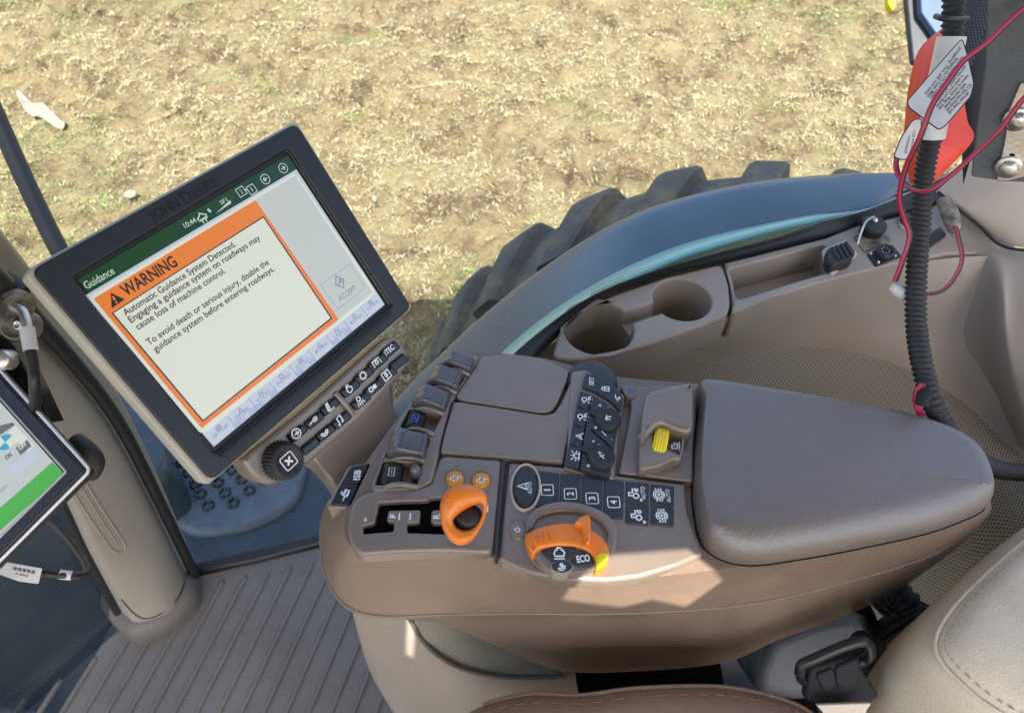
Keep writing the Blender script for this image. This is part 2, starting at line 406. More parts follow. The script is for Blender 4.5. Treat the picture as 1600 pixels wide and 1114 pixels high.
def field():
    fx = np.arange(-6.5, 7.0, 0.035); out = 7*1.22**np.arange(0, 24)
    xs = np.concatenate([-out[::-1], fx, out]); fy = np.arange(0.9, 9.5, 0.035); yo = 9.5+0.1*1.35**np.arange(1, 30); yn = 0.9-0.1*1.4**np.arange(1, 26)
    ys = np.concatenate([yn[::-1], fy, yo])
    X, Y = np.meshgrid(xs, ys); Z = height(X, Y); V = np.stack([X, Y, Z], -1).reshape(-1, 3)
    nx, ny = len(xs), len(ys); i = np.arange(ny-1)[:, None]*nx+np.arange(nx-1)[None, :]
    Fc = np.stack([i, i+1, i+nx+1, i+nx], -1).reshape(-1, 4)
    me = bpy.data.meshes.new('field'); me.from_pydata(V.tolist(), [], Fc.tolist())
    me.polygons.foreach_set('use_smooth', [True]*len(Fc)); me.update()
    m = mat('stubble_soil', (0.2, 0.15, 0.09), 0.9); nt = m.node_tree; b = nt.nodes['Principled BSDF']; b.inputs['Specular IOR Level'].default_value = 0.1
    geo = nt.nodes.new('ShaderNodeNewGeometry')
    def noise(sc, det, rg=.6):
        n = nt.nodes.new('ShaderNodeTexNoise'); n.inputs['Scale'].default_value = sc; n.inputs['Detail'].default_value = det; n.inputs['Roughness'].default_value = rg
        nt.links.new(geo.outputs['Position'], n.inputs['Vector']); return n
    n1 = noise(3.2, 12, .78); r = nt.nodes.new('ShaderNodeValToRGB'); e = r.color_ramp.elements
    e[0].position = 0.40; e[0].color = (0.085, 0.064, 0.038, 1); e[1].position = 0.60; e[1].color = (0.21, 0.185, 0.105, 1)
    k = e.new(0.48); k.color = (0.165, 0.132, 0.076, 1); nt.links.new(n1.outputs['Fac'], r.inputs[0])
    n2 = noise(1.3, 9, .7); r2 = nt.nodes.new('ShaderNodeValToRGB'); r2.color_ramp.elements[0].position = 0.57; r2.color_ramp.elements[1].position = 0.70
    nt.links.new(n2.outputs['Fac'], r2.inputs[0]); mx = nt.nodes.new('ShaderNodeMix'); mx.data_type = 'RGBA'; mx.inputs[7].default_value = (0.12, 0.15, 0.05, 1)
    nt.links.new(r2.outputs[0], mx.inputs[0]); nt.links.new(r.outputs[0], mx.inputs[6]); nt.links.new(mx.outputs[2], b.inputs['Base Color'])
    n3 = noise(38, 6, .7); bp = nt.nodes.new('ShaderNodeBump'); bp.inputs['Strength'].default_value = 0.9; bp.inputs['Distance'].default_value = 0.03
    nt.links.new(n3.outputs['Fac'], bp.inputs['Height']); nt.links.new(bp.outputs[0], b.inputs['Normal'])
    me.materials.append(m); o = bpy.data.objects.new('ground', me); SC.collection.objects.link(o); o['kind'] = 'structure'
field()
def straw():
    N = 620000; x = rng.uniform(-6.3, 6.8, N); y = 1.0+8.0*rng.random(N)**1.15
    keep = np.abs(x) < y*0.95+0.9; x = x[keep]; y = y[keep]; dn = fbm(x*2.3, y*2.3, 4, 21); d2 = fbm(x*7.5, y*7.5, 3, 55); keep = rng.random(len(x)) < np.clip((dn-0.26)*4, 0.3, 1)*np.clip((d2-0.25)*6, .2, 1); x = x[keep]; y = y[keep]
    n = len(x); z = height(x, y); gr = fbm(x*1.1, y*1.1, 4, 77) > 0.53
    gr2 = gr & (rng.random(n) < 0.6)
    L = rng.uniform(0.010, 0.045, n); w = rng.uniform(0.0012, 0.0030, n); a = rng.uniform(0, 2*PI, n); el = rng.uniform(-0.05, 0.75, n)
    L[gr2] *= 0.8; el[gr2] = rng.uniform(0.3, 1.1, gr2.sum()); w[gr2] *= 1.2
    d = np.stack([np.cos(a)*np.cos(el), np.sin(a)*np.cos(el), np.sin(el)], -1); s = np.stack([-np.sin(a), np.cos(a), np.zeros(n)], -1)*w[:, None]
    p = np.stack([x, y, z+0.004], -1); q = p+d*L[:, None]*0.55; q2 = p+d*L[:, None]; q2[:, 2] -= 0.25*L*np.sin(el); 
    V = np.stack([p-s, p+s, q+s, q-s, q2], 1).reshape(-1, 3); b = np.arange(n)*5
    F4 = np.stack([b, b+1, b+2, b+3], -1).tolist(); F3 = np.stack([b+3, b+2, b+4], -1).tolist()
    me = bpy.data.meshes.new('straw'); me.from_pydata(V.tolist(), [], F4+F3)
    mi = rng.choice(4, n, p=[.42, .28, .14, .16]); mi[gr2] = 4; me.polygons.foreach_set('material_index', np.concatenate([mi, mi]))
    for nm, c in (('pale_straw', (.315, .29, .16)), ('tan_straw', (.235, .205, .115)), ('bleached_straw', (.39, .36, .235)), ('brown_straw', (.14, .105, .065)), ('green_blade', (.115, .165, .05))):
        me.materials.append(mat(nm, c, 0.75, spec=0.2))
    me.update(); o = bpy.data.objects.new('straw', me); SC.collection.objects.link(o); o['kind'] = 'stuff'
    o['label'] = 'dry straw stubble and green blades covering the field'; o['category'] = 'straw'
straw()
def G(u, v, h=0.03): return W(u, v, GZ+h)
def litter(pts, label, m, curl=0.03):
    c = [G(u, v, 0.065) for u, v in pts]; cx = sum(c, Vector())/len(c)
    mb = MB(); P = [Vector((p.x, p.y)) for p in c]; P = cr(P, 3)
    if area(P) < 0: P = P[::-1]
    pl = ZP(cx.z)
    mb.plate(pl, P, -0.008, 0.006, 0.004, m); 
    mb.v = [(x, y, z+curl*math.sin((x-cx.x)*22+1)+curl*.6*math.sin((y-cx.y)*31)) for x, y, z in mb.v]
    mb.build('litter', None, label=label, category='litter', group='pale scraps on the field')
pm = mat('pale_husk', (0.20, 0.20, 0.155), 0.7, 0.3, 60, 0.12, 30)
litter([(28, 150), (42, 152), (72, 170), (101, 188), (97, 199), (70, 190), (40, 172)], 'long pale husk lying on the stubble above the black pole', pm)
litter([(193, 304), (203, 299), (213, 301), (211, 306), (200, 309)], 'small white scrap on the field just above the big monitor', pm, .005)
litter([(581, 308), (586, 307), (589, 312), (584, 315)], 'tiny white scrap on the field right of the big monitor', pm, .004)

# ================================================================ TRACTOR OUTSIDE: wheel, fender, tank, pole
AX = Vector((0.62, 0, -0.62)); RW = 0.915
TR = thing('tractor', (.3, 0, GZ), 'tractor body outside the glass with lugged rear tyre, sky-tinted fender and step tank', 'tractor')
def wheel():
    r = TR
    y0, y1 = 1.02, 1.54; n = 120; mb = MB()
    prof = [(y0, .55), (y0-.02, .70), (y0+.0, .82), (y0+.06, .865), ((y0+y1)/2, .884), (y1-.06, .865), (y1, .82), (y1+.02, .70), (y1, .55)]
    rs = [[Vector((AX.x+R*math.cos(2*PI*k/n), y, AX.z+R*math.sin(2*PI*k/n))) for k in range(n)] for y, R in cr([Vector(p) for p in prof], 3, False)]
    mb.rings(rs, M['tyre'])
    def P(y, R, a): return Vector((AX.x+R*math.cos(a), y, AX.z+R*math.sin(a)))
    NL = 25; mid = (y0+y1)/2
    for s in (-1, 1):
        for k in range(NL):
            a0 = 2*PI*(k+(0.5 if s > 0 else 0))/NL + PI/2 + 0.03
            st = []
            for t in np.linspace(0.18, 1.0, 6):
                y = mid + s*t*0.272; da = -0.20*t*(1.05-0.15*t); hw = 0.040+0.010*t; top = RW-0.022*t**3; base = 0.86-0.03*t
                if t > .95: top -= 0.02; base = .80
                hb = hw*1.35
                st.append([P(y, base, a0+da-hb/base), P(y, top-0.008, a0+da-hw/top), P(y, top, a0+da-hw*.75/top), P(y, top, a0+da+hw*.75/top), P(y, top-0.008, a0+da+hw/top), P(y, base, a0+da+hb/base)])
            mb.rings(st, M['tyre'], False, smooth=False)
            for cap in (st[0][::-1] if s > 0 else st[0], st[-1] if s > 0 else st[-1][::-1]): mb.add(cap, [tuple(range(6))], M['tyre'], False)
    r = mb.build('rear_wheel', r)
    mb = MB(); prof = [(y0+.02, .55), (y0+.05, .52), (y0+.2, .50), (mid, .30), (mid+.02, .05)]
    mb.rings([[P(y, R, 2*PI*k/48) for k in range(48)] for y, R in prof], M['rim'], cap1=True); mb.build('rim', r)
wheel()
def fender():
    r = TR
    outer = [(570, 690), (625, 620), (690, 555), (755, 495), (830, 435), (910, 380), (1000, 333), (1100, 302), (1200, 283), (1300, 274), (1380, 271), (1450, 271), (1530, 274)]
    inner = [(610, 745), (690, 650), (775, 560), (838, 505), (900, 462), (965, 425), (1040, 392), (1110, 370), (1190, 352), (1270, 337), (1350, 330), (1420, 304), (1500, 279)]
    k_ = lambda u: min(1, max(0, (u-1000)/400)); o = [WY(u, v, 1.10+.07*k_(u)) for u, v in outer]; i = [WY(u, v, .97+.08*k_(u)) for u, v in inner]
    mid = [(a+b)/2+Vector((0, 0, .004)) for a, b in zip(o, i)]
    lip = [p+Vector((0, .02, -.03)) for p in o]; lip2 = [p+Vector((0, .01, -.10)) for p in o]
    mb = MB(); mb.loft([lip2, lip, o, mid, i], M['fender'], 6, 5)
    mb.loft([[p-Vector((0, 0.02, .025)) for p in lip2], [p-Vector((0, 0, .03)) for p in mid], [p-Vector((0, 0, .02)) for p in i]], M['fender'], 6, 3)
    mb.loft([[p-Vector((0, -.02, .01)) for p in i], [p-Vector((0, -.02, .5)) for p in i]], M['gasket'], 6, 2)
    r = mb.build('rear_fender', r)
    gi = [(650, 745), (700, 655), (785, 575), (855, 522), (920, 480), (985, 442), (1055, 409), (1120, 388), (1200, 366), (1280, 350), (1355, 333), (1420, 306), (1500, 282)]
    g = [WY(u, v, .89+.13*k_(u)) for u, v in gi]; gm = [(a+b)/2+Vector((0, -.005, .012)) for a, b in zip(i, g)]
    mb = MB(); mb.loft([[p+Vector((0, 0, .001)) for p in i], gm, g, [p-Vector((0, -.01, .05)) for p in g]], M['green'], 6, 4); mb.build('green_flange', r)
fender()
def tank():
    r = TR
    z = -.32; pl = ZP(z)
    P = PX(pl, [(60, 640), (150, 580), (215, 640), (330, 640), (540, 640), (560, 700), (545, 905), (420, 950), (250, 1010), (150, 880), (90, 760)])
    mb = MB(); mb.plate(pl, rc(P, .08, 8), -1.0, 0, .03, M['tank'], seg=5); r = mb.build('step_tank', r)
    # raised pad that carries the cleats
    P = PX(pl, [(225, 690), (300, 650), (470, 640), (490, 700), (470, 790), (400, 830), (300, 845), (245, 790)])
    mb = MB(); mb.plate(pl, rc(P, .06, 8), 0, .02, .018, M['tread'], seg=5); mb.build('tread_pad', r)
    cl = [(258, 745), (270, 760), (278, 776), (289, 793), (262, 812), (306, 756), (314, 772), (326, 790), (341, 754), (352, 770), (365, 786), (378, 749), (390, 766), (363, 734), (330, 738), (296, 738), (400, 730), (250, 727), (285, 722), (412, 748)]
    p2 = pl.up(.02)
    for u, v in cl:
        c = p2.loc(u, v); mb = MB(); a0 = random.random()
        for k in range(4):
            a = a0+k*PI/2; Q = []
            for t in np.linspace(a+.15, a+1.3, 6): Q.append(c+Vector((math.cos(t), math.sin(t)))*.0155)
            for t in np.linspace(a+1.3, a+.15, 6): Q.append(c+Vector((math.cos(t), math.sin(t)))*.0085)
            mb.plate(p2, Q, 0, .010, .003, M['tank'], seg=2)
        mb.build('grip_cleat', r)
    # hollow mirror-like hump at the back
    pz = ZP(-.12); P = PX(pz, [(70, 575), (120, 545), (175, 585), (222, 640), (255, 705), (262, 735), (225, 760), (180, 740), (130, 690)])
    mb = MB(); mb.plate(pz, rc(P, .05, 8), -.3, 0, .035, M['tank'], holes=[rc(PX(pz, [(128, 610), (165, 605), (205, 650), (236, 705), (222, 735), (190, 720), (150, 670)]), .03, 6)], hz=-.09, floor=M['gasket'], seg=5); mb.build('tank_shoulder', r)
tank()
mb = MB(); mb.tube([T(-60, 60, 1.42), T(0, 195, 1.40), T(45, 295, 1.39), T(100, 405, 1.38), T(190, 560, 1.42)], .0165, M['gasket'], 20)
mb.build('grab_pole', None, label='straight black pole outside the glass left of the big monitor', category='pole')

# outside sheet metal at top right
def rearpanel():
    r = TR
    d = 1.75
    def sl(px, m, name, dd=0, th=.02):
        o = T(px[0][0], px[0][1], d+dd); pl = Pl(o, RT, UP); mb = MB(); mb.plate(pl, rc(PX(pl, px), .006), -th, 0, .004, m); mb.build(name, r)
    sl([(1392, -260), (1455, -260), (1475, 20), (1480, 120), (1428, 96)], M['implement'], 'grey_sheet')
    sl([(1425, -260), (1500, -260), (1500, 50), (1470, 62), (1440, 20)], M['implement2'], 'blue_sheet', -.03)
    sl([(1384, -120), (1402, -120), (1400, 8), (1396, 18), (1389, 6)], M['yellow'], 'yellow_tip', -.02)
rearpanel()

# ================================================================ CAB SHELL
def floor_():
    mb = MB(); pl = ZP(0)
    P = PX(pl, [(60, 1180), (178, 968), (208, 985), (300, 925), (290, 903), (505, 852), (640, 835), (800, 870)]) + [Vector((.6, .6)), Vector((.6, -.6)), Vector((-.75, -.6))]
    P = clean(P); mb.plate(pl, P, -.03, 0, .004, M['mat_'])
    # raised ribs following the photo's direction
    a = [(353, 902), (395, 893), (432, 884), (465, 878), (498, 872), (522, 868)]; 
    A = pl.loc(353, 902); B = pl.loc(237, 1114); d = (B-A).normalized(); n = Vector((-d.y, d.x)); n = n if n.x > 0 else -n
    sp = .0365
    for k in range(-6, 15):
        s0 = A + n*sp*k
        lo, hi = -.02, .62
        # start each groove a little inside the sill line
        L0 = pl.loc(290, 915); L1 = pl.loc(540, 862); e = L1-L0; den = d.x*(-e.y)+d.y*e.x
        q = L0-s0; t = (q.x*(-e.y)+q.y*e.x)/den
        if k < -1: t = max(t, .02+(-1-k)*.045+.03)
        if k > 9: t += (k-9)*.06
        a_ = s0+d*(t+.012); b_ = s0+d*(t+.75)
        w1 = .0034
        # ridge: low rounded bar
        rs = []
        for off, z in ((-w1*1.3, 0.0002), (-w1, .0045), (-w1*.5, .0058), (w1*.5, .0058), (w1, .0045), (w1*1.3, .0002)):
            rs.append([pl.pt(*(a_+n*off), z), pl.pt(*(b_+n*off), z)])
        mb.rings([list(x) for x in zip(*rs)], M['mat_'], False)
    mb.build('floor', None, kind='structure')
floor_()
def sill():
    mb = MB(); pl = ZP(.0)
    P = PX(pl, [(262, 893), (270, 905), (400, 880), (512, 850), (640, 833), (640, 815), (505, 835)])
    mb.plate(pl, P, -.04, .012, .006, M['gasket']); mb.build('door_sill', None, label='thin black rubber door sill along the edge of the ribbed mat', category='door sill')
sill()
def pillar():
    r = thing('front_pillar', (-.62, .55, 0), 'taupe windscreen pillar rising from a grey boot at the mat corner', 'pillar')
    def row(pts): return [W(u, v, z) for u, v, z in pts]
    mb = MB()
    # rows from foot to top; each row goes round the section
    rows = []
    for z, L, R, M1, M2 in ((.02, (205, 975), (293, 925), (225, 985), (272, 968)), (.25, (148, 870), (236, 800), (170, 868), (212, 835)), (.5, (80, 735), (164, 668), (100, 730), (140, 700)), (.8, (-75, 560), (35, 520), (-55, 565), (0, 545)), (1.15, (-420, 300), (-280, 260), (-390, 310), (-330, 290))):
        l = W(*L, z); rr = W(*R, z); m1 = W(*M1, z); m2 = W(*M2, z); back = Vector((-.03, .09, 0))
        rows.append([l, m1, m2, rr, rr+Vector((-.02, .05, 0)), rr+back, l+back, l+Vector((-.03, .03, 0))])
    rows.append([p+(p-q)*((1.695-p.z)/max(.01, p.z-q.z)) for p, q in zip(rows[-1], rows[-2])])
    mb.loft(rows, M['pillar'], 5, 6, closed=True); mb.build('pillar_cover', r)
    # boot
    mb = MB(); pl = ZP(0)
    P = rc(PX(pl, [(160, 950), (185, 985), (215, 1012), (275, 990), (318, 945), (312, 905), (280, 880), (200, 890)]), .03, 6)
    mb.plate(pl, P, -.01, .05, .03, M['boot'], seg=6); mb.build('boot', r)
    # long moulded recess
    mb = MB()
    def S(u, v, c=.004): 
        z = {0: .5}.get(0); return None
    pl = Pl(W(150, 735, .42), W(205, 845, .25)-W(150, 735, .42), W(178, 735, .40)-W(150, 735, .42))
    # black seals either side
    mb.tube([W(300, 915, .02)+Vector((0, .02, 0)), W(243, 800, .25)+Vector((0, .02, 0)), W(171, 668, .5)+Vector((0, .02, 0)), W(42, 520, .8)+Vector((0, .02, 0)), W(-270, 260, 1.15)+Vector((0, .02, 0))], .009, M['gasket'], 10)
    mb.tube([W(196, 975, .02)+Vector((-.01, .01, 0)), W(141, 872, .25)+Vector((-.01, .01, 0)), W(70, 740, .5)+Vector((-.01, .01, 0)), W(-80, 560, .8)+Vector((-.01, .01, 0))], .008, M['gasket'], 10)
    mb.build('seal', r)
    mb = MB(); mb.tube([T(-60, 290, .98), T(0, 392, 1.0), T(38, 465, 1.02), T(75, 532, 1.05), T(122, 598, 1.1), T(160, 650, 1.15)], .013, M['beige'], 14); mb.build('outer_flange', r)
    bpy.context.view_layer.update(); dg = bpy.context.evaluated_depsgraph_get()
    def hit(u, v, c=.0):
        h = SC.ray_cast(dg, CAM, ray(u, v).normalized()); return h[1]+h[2]*c
    mb = MB(); L = [(98, 742), (128, 790), (158, 835), (176, 858), (188, 862), (196, 852), (180, 826), (150, 780), (122, 733)]
    mb.tube([hit(u, v) for u, v in L], .0016, M['pillar'], 8, 5); mb.tube([hit(u, v) for u, v in [(112, 738), (140, 782), (168, 826), (184, 850)]], .0012, M['pillar'], 8, 5)
    mb.build('moulded_recess', r)
    mb = MB(); mb.tube([hit(u, v) for u, v in [(190, 936), (210, 958), (228, 966), (252, 958), (276, 936), (288, 912)]], .0014, M['gasket'], 8, 5); mb.build('cover_seam', r)
pillar()
def front_glass():
    mb = MB(); a, b, c, d = W(-400, 1500, -.0), W(190, 980, 0.005), T(-80, 420, 1.1), T(-700, 420, 1.1)
    mb.add([a, b, c, d], [(0, 1, 2, 3)], M['glassf'], False)
    mb.build('front_window', None, label='tinted lower windscreen glass left of the floor mat', category='window')
front_glass()
mb = MB(); pl = ZP(-.35)
mb.plate(pl, rc([Vector((-2.6, -.6)), Vector((-.78, -.6)), Vector((-.84, .40)), Vector((-.90, .80)), Vector((-1.02, .96)), Vector((-2.6, .96))], .08, 8), -.5, 0, .05, M['hood'], seg=6)
mb.tube([Vector((-2.4, .35, -.28)), Vector((-1.6, .33, -.24)), Vector((-1.1, .30, -.26)), Vector((-.9, .05, -.28))], .035, M['black'], 14)
mb.tube([Vector((-2.6, .1, -.27)), Vector((-1.9, .32, -.25)), Vector((-1.35, .42, -.26)), Vector((-.95, .40, -.29))], .022, M['cover'], 14)
mb.plate(pl, cr([Vector((-2.3, -.5)), Vector((-1.1, -.5)), Vector((-.86, -.1)), Vector((-.98, .12)), Vector((-1.5, .05)), Vector((-2.2, .1))], 8), 0, .10, .05, M['cover'], seg=6)
mb.build('front_body', TR)
def side_glass():
    mb = MB(); Y = .84
    p = [(-.62, .66, 0.03), (-.3, .66, .03), (.1, .74, .4), (.35, .82, .60), (.72, .90, .66), (.80, .90, 1.62), (-.62, .70, 1.62)]
    # slightly outward-leaning pane, split into facets
    base = [Vector((-.60, .655, .02)), Vector((-.25, .655, .02)), Vector((.0, .70, .50)), Vector((.25, .79, .57)), Vector((.55, .86, .60)), Vector((.74, .88, .64))]
    top = [Vector((b.x, b.y+.06, 1.62)) for b in base]
    mb.loft([base, [(a+b)/2+Vector((0, .015, 0)) for a, b in zip(base, top)], top], M['glassr'], 4, 4)
    mb.build('side_window', None, label='clear side window between the cab and the fender and field', category='window')
side_glass()
def roof():
    # sun patch on the console side, carried back along the sun to the roof: an opening added to cast that patch
    z = 1.70; pl = ZP(z)
    patch = [(872, 936, .580), (898, 888, .640), (940, 868, .666), (1075, 858, .666), (1126, 908, .61), (1066, 950, .56), (1010, 936, .575), (965, 948, .56)]
    H = []
    for u, v, zz in patch:
        p = W(u, v, zz); q = p + SUN*((z-p.z)/SUN.z); H.append(Vector((q.x, q.y)))
    global SUN_HOLE; SUN_HOLE = H
    P = [Vector((-.95, -.95)), Vector((1.05, -.95)), Vector((1.05, .74)), Vector((.0, .68)), Vector((-.95, .66))]
    mb = MB(); H2 = []
    for L in ([(90, 790, .40), (142, 742, .43), (160, 790, .38), (118, 838, .36)], [(636, 968, .43), (650, 968, .43), (646, 1035, .33), (634, 1030, .33)]):  # two more openings added to throw sun onto the pillar and pedestal
        h = []
        for u, v, zz in L:
            p = W(u, v, zz); q = p + SUN*((z-p.z)/SUN.z); h.append(Vector((q.x, q.y)))
        H2.append(h if area(h) < 0 else h[::-1])
    mb.plate(pl, rc(P, .12, 6), 0, .010, .002, M['roof'], holes=[H]+H2, bottom=False)
    Q = rc(P, .12, 6)
    mb.fill(pl, [[Vector(q) for q in (clean(Q) if area(Q) > 0 else clean(Q)[::-1])], H if area(H) < 0 else H[::-1]]+H2, .001, M['roof'])
    mb.build('cab_roof', TR)
roof()

# ================================================================ RIGHT SIDE TRIM with cup holders
def side_trim():
    r = thing('side_console', (.4, .7, .2), 'taupe side console with two cup wells, storage tray and sockets below the window', 'side console')
    z = .60; pl = ZP(z)
    near = [(905, 563), (960, 553), (1050, 522), (1136, 492)]
    P = PX(pl, [(862, 560), (872, 520), (884, 500), (905, 484), (960, 460), (1040, 433), (1128, 412), (1139, 445), (1141, 478), (1136, 492), (1090, 511), (1020, 536), (960, 553), (900, 563)])
    c1 = circ(pl.loc(935, 511), .0485, 36); c2 = circ(pl.loc(1066, 467), .041, 36)
    a = pl.loc(935, 511); b = pl.loc(1066, 467); e = (b-a).normalized(); n = Vector((-e.y, e.x))
    # one key-hole outline: circle, channel, circle
    def arc(c, rad, a0, a1, k=26): return [c+Vector((math.cos(a0+(a1-a0)*t/k), math.sin(a0+(a1-a0)*t/k)))*rad for t in range(k+1)]
    an = math.atan2(e.y, e.x); h = .011
    b1 = math.asin(h/.0485); b2 = math.asin(h/.041)
    hole = arc(a, .0485, an+b1, an+2*PI-b1) + arc(b, .041, an+PI+b2, an+3*PI-b2)
    mb = MB(); mb.plate(pl, dens(rc(P, .012), .01), -.05, 0, .004, M['taupe'], holes=[hole], hz=-.03, seg=4, rh=.004)
    for c, rad in ((a, .0485), (b, .041)):
        dpt = -.125 if rad > .045 else -.095
        mb.rings([[pl.pt(c.x+R*math.cos(-2*PI*k/36), c.y+R*math.sin(-2*PI*k/36), zz) for k in range(36)] for R, zz in ((rad, -.028), (rad*.97, dpt+.01), (rad*.9, dpt), (.001, dpt))], M['taupe'])
    fl = [a+n*h+e*.0465, a-n*h+e*.0465, b-n*h-e*.039, b+n*h-e*.039]
    mb.flat(pl, fl, -.028, M['taupe']); mb.build('cup_holder', r)
    # the rear strip with tray
    P = PX(pl, [(1132, 411), (1200, 394), (1290, 372), (1340, 352), (1420, 335), (1500, 308), (1560, 330), (1590, 395), (1480, 396), (1400, 412), (1300, 436), (1200, 466), (1143, 490), (1146, 474), (1141, 440)])
    tray = rc(PX(pl, [(1138, 422), (1200, 404), (1283, 382), (1336, 352), (1345, 402), (1325, 414), (1240, 436), (1150, 470), (1144, 452)]), .006, 4)
    tray = rc(PX(pl, [(1137, 421), (1210, 402), (1290, 381), (1298, 424), (1230, 444), (1152, 469)]), .007, 4)
    mb = MB(); mb.plate(pl, dens(P, .012), -.05, 0, .003, M['taupe'], holes=[tray], hz=-.05, floor=M['taupe'], seg=3); mb.build('tray_strip', r)
    # rubber grip switch
    mb = MB(); P = rc(PX(pl, [(1283, 392), (1322, 376), (1340, 400), (1300, 432), (1288, 424)]), .006); mb.plate(pl, P, 0, .004, .003, M['taupe_l'])
    mb.build('switch_surround', r)
    mb = MB(); c = PX(pl, [(1286, 402), (1318, 391), (1331, 406), (1326, 418), (1294, 430), (1286, 420)])
    mb.plate(pl, rc(c, .006), 0, .02, .006, M['rubber'])
    g0 = pl.loc(1292, 405); g1 = pl.loc(1302, 425); g2 = pl.loc(1320, 393)
    for k in range(4):
        s = g0.lerp(g2, (k+.3)/4.2); mb.tube([pl.pt(*s, .0205), pl.pt(*(s+(g1-g0)), .0205)], .003, M['rubber'], 8)
    mb.build('rubber_switch', r)
    # sockets
    mb = MB(); P = rc(PX(pl, [(1333, 372), (1372, 357), (1393, 377), (1350, 395)]), .003); mb.plate(pl, P, 0, .003, .001, M['dirty']); mb.build('socket_plate', r)
    mb = MB(); c = pl.loc(1359, 366); mb.lathe(pl, c, [(.016, .0), (.016, .012), (.0185, .012), (.0185, .02), (.0165, .022), (.013, .0225)], M['rubber'], 32); c2 = pl.loc(1357, 358, .023)
    mb.lathe(pl.up(.0225), pl.loc(1359, 363), [(.004, 0), (.0035, .003), (.001, .0045)], M['steel'], 12)
    mb.build('socket_cap', r)
    mb = MB(); mb.tube([pl.pt(*pl.loc(1356, 360), .026), pl.pt(*pl.loc(1345, 366), .026), pl.pt(*pl.loc(1339, 377), .02), pl.pt(*pl.loc(1338, 386), .005)], .0016, M['steel'], 8, 6); mb.build('cap_chain', r)
    mb = MB(); P = rc(PX(pl, [(1354, 398), (1393, 384), (1408, 402), (1368, 418)]), .003); mb.plate(pl, P, 0, .003, .001, M['black'])
    mb.lathe(pl, pl.loc(1380, 399), [(.0125, 0), (.0125, .012), (.0105, .012), (.010, .004), (.001, .004)], M['rubber'], 28, cap1=False)
    for k in range(7):
        a = k*2*PI/7; mb.lathe(pl, pl.loc(1380, 399)+Vector((math.cos(a), math.sin(a)))*.0055, [(.0011, .004), (.0011, .010)], M['steel'], 6)
    for u, v in ((1359, 399), (1371, 413), (1397, 403)): mb.lathe(pl, pl.loc(u, v), [(.0022, .003), (.0022, .005), (.001, .006)], M['steel'], 10)
    mb.build('round_socket', r)
    mb = MB(); mb.plate(pl, rc(PX(pl, [(1442, 376), (1466, 358), (1477, 370), (1452, 388)]), .002), 0, .006, .002, M['black']); mb.lathe(pl, pl.loc(1415, 348), [(.010, 0), (.010, .012), (.007, .013)], M['black'], 20); mb.lathe(pl, pl.loc(1414, 352), [(.0115, 0), (.0115, .003), (.010, .004)], M['steel'], 20); mb.build('toggle_switch', r)
    # near wall falling to the perforated ledge, sweeping up into the rear pillar
    top = [(868, 562, .592), (960, 556, .592), (1050, 525, .592), (1140, 494, .592), (1220, 464, .592), (1300, 440, .592), (1400, 416, .592), (1500, 402, .60), (1600, 400, .61), (1750, 400, .62)]
    md = [(868, 600, .53), (960, 590, .54), (1050, 560, .54), (1140, 525, .54), (1220, 500, .53), (1300, 490, .52), (1400, 490, .51), (1500, 520, .50), (1600, 560, .50), (1750, 600, .50)]
    lo = [(868, 660, .42), (960, 630, .46), (1050, 590, .47), (1140, 558, .47), (1220, 545, .46), (1300, 545, .45), (1400, 570, .44), (1500, 625, .43), (1600, 715, .42), (1750, 800, .42)]
    mb = MB(); mb.loft([[W(*p) for p in R] for R in (top, md, lo)], M['taupe'], 6, 6)
    mb.build('side_wall', r)
    # the ledge
    l2 = [(868, 760, .36), (960, 740, .40), (1050, 690, .41), (1140, 650, .41), (1220, 640, .40), (1300, 660, .39), (1400, 700, .38), (1500, 760, .37), (1600, 850, .36), (1750, 950, .35)]
    l3 = [(900, 1050, .20), (980, 1030, .20), (1080, 1020, .20), (1180, 1000, .20), (1260, 990, .20), (1340, 985, .20), (1430, 990, .2), (1530, 1020, .2), (1640, 1080, .2), (1800, 1150, .2)]
    mb = MB(); mb.loft([[W(u, v, z) for u, v, z in lo], [W(*p) for p in l2], [W(*p) for p in l3]], M['perf'], 6, 8); mb.build('perforated_ledge', r)
    # vent slots
    mb = MB()
    for k in range(9):
        p0 = pl.loc(1459+k*5.2, 310+k*8.5); p1 = pl.loc(1478+k*3.6, 306+k*8.5)
        mb.stroke(pl, [p0, p1], .0026, .0012, M['void'])
    mb.build('vent_slot', r)
side_trim()
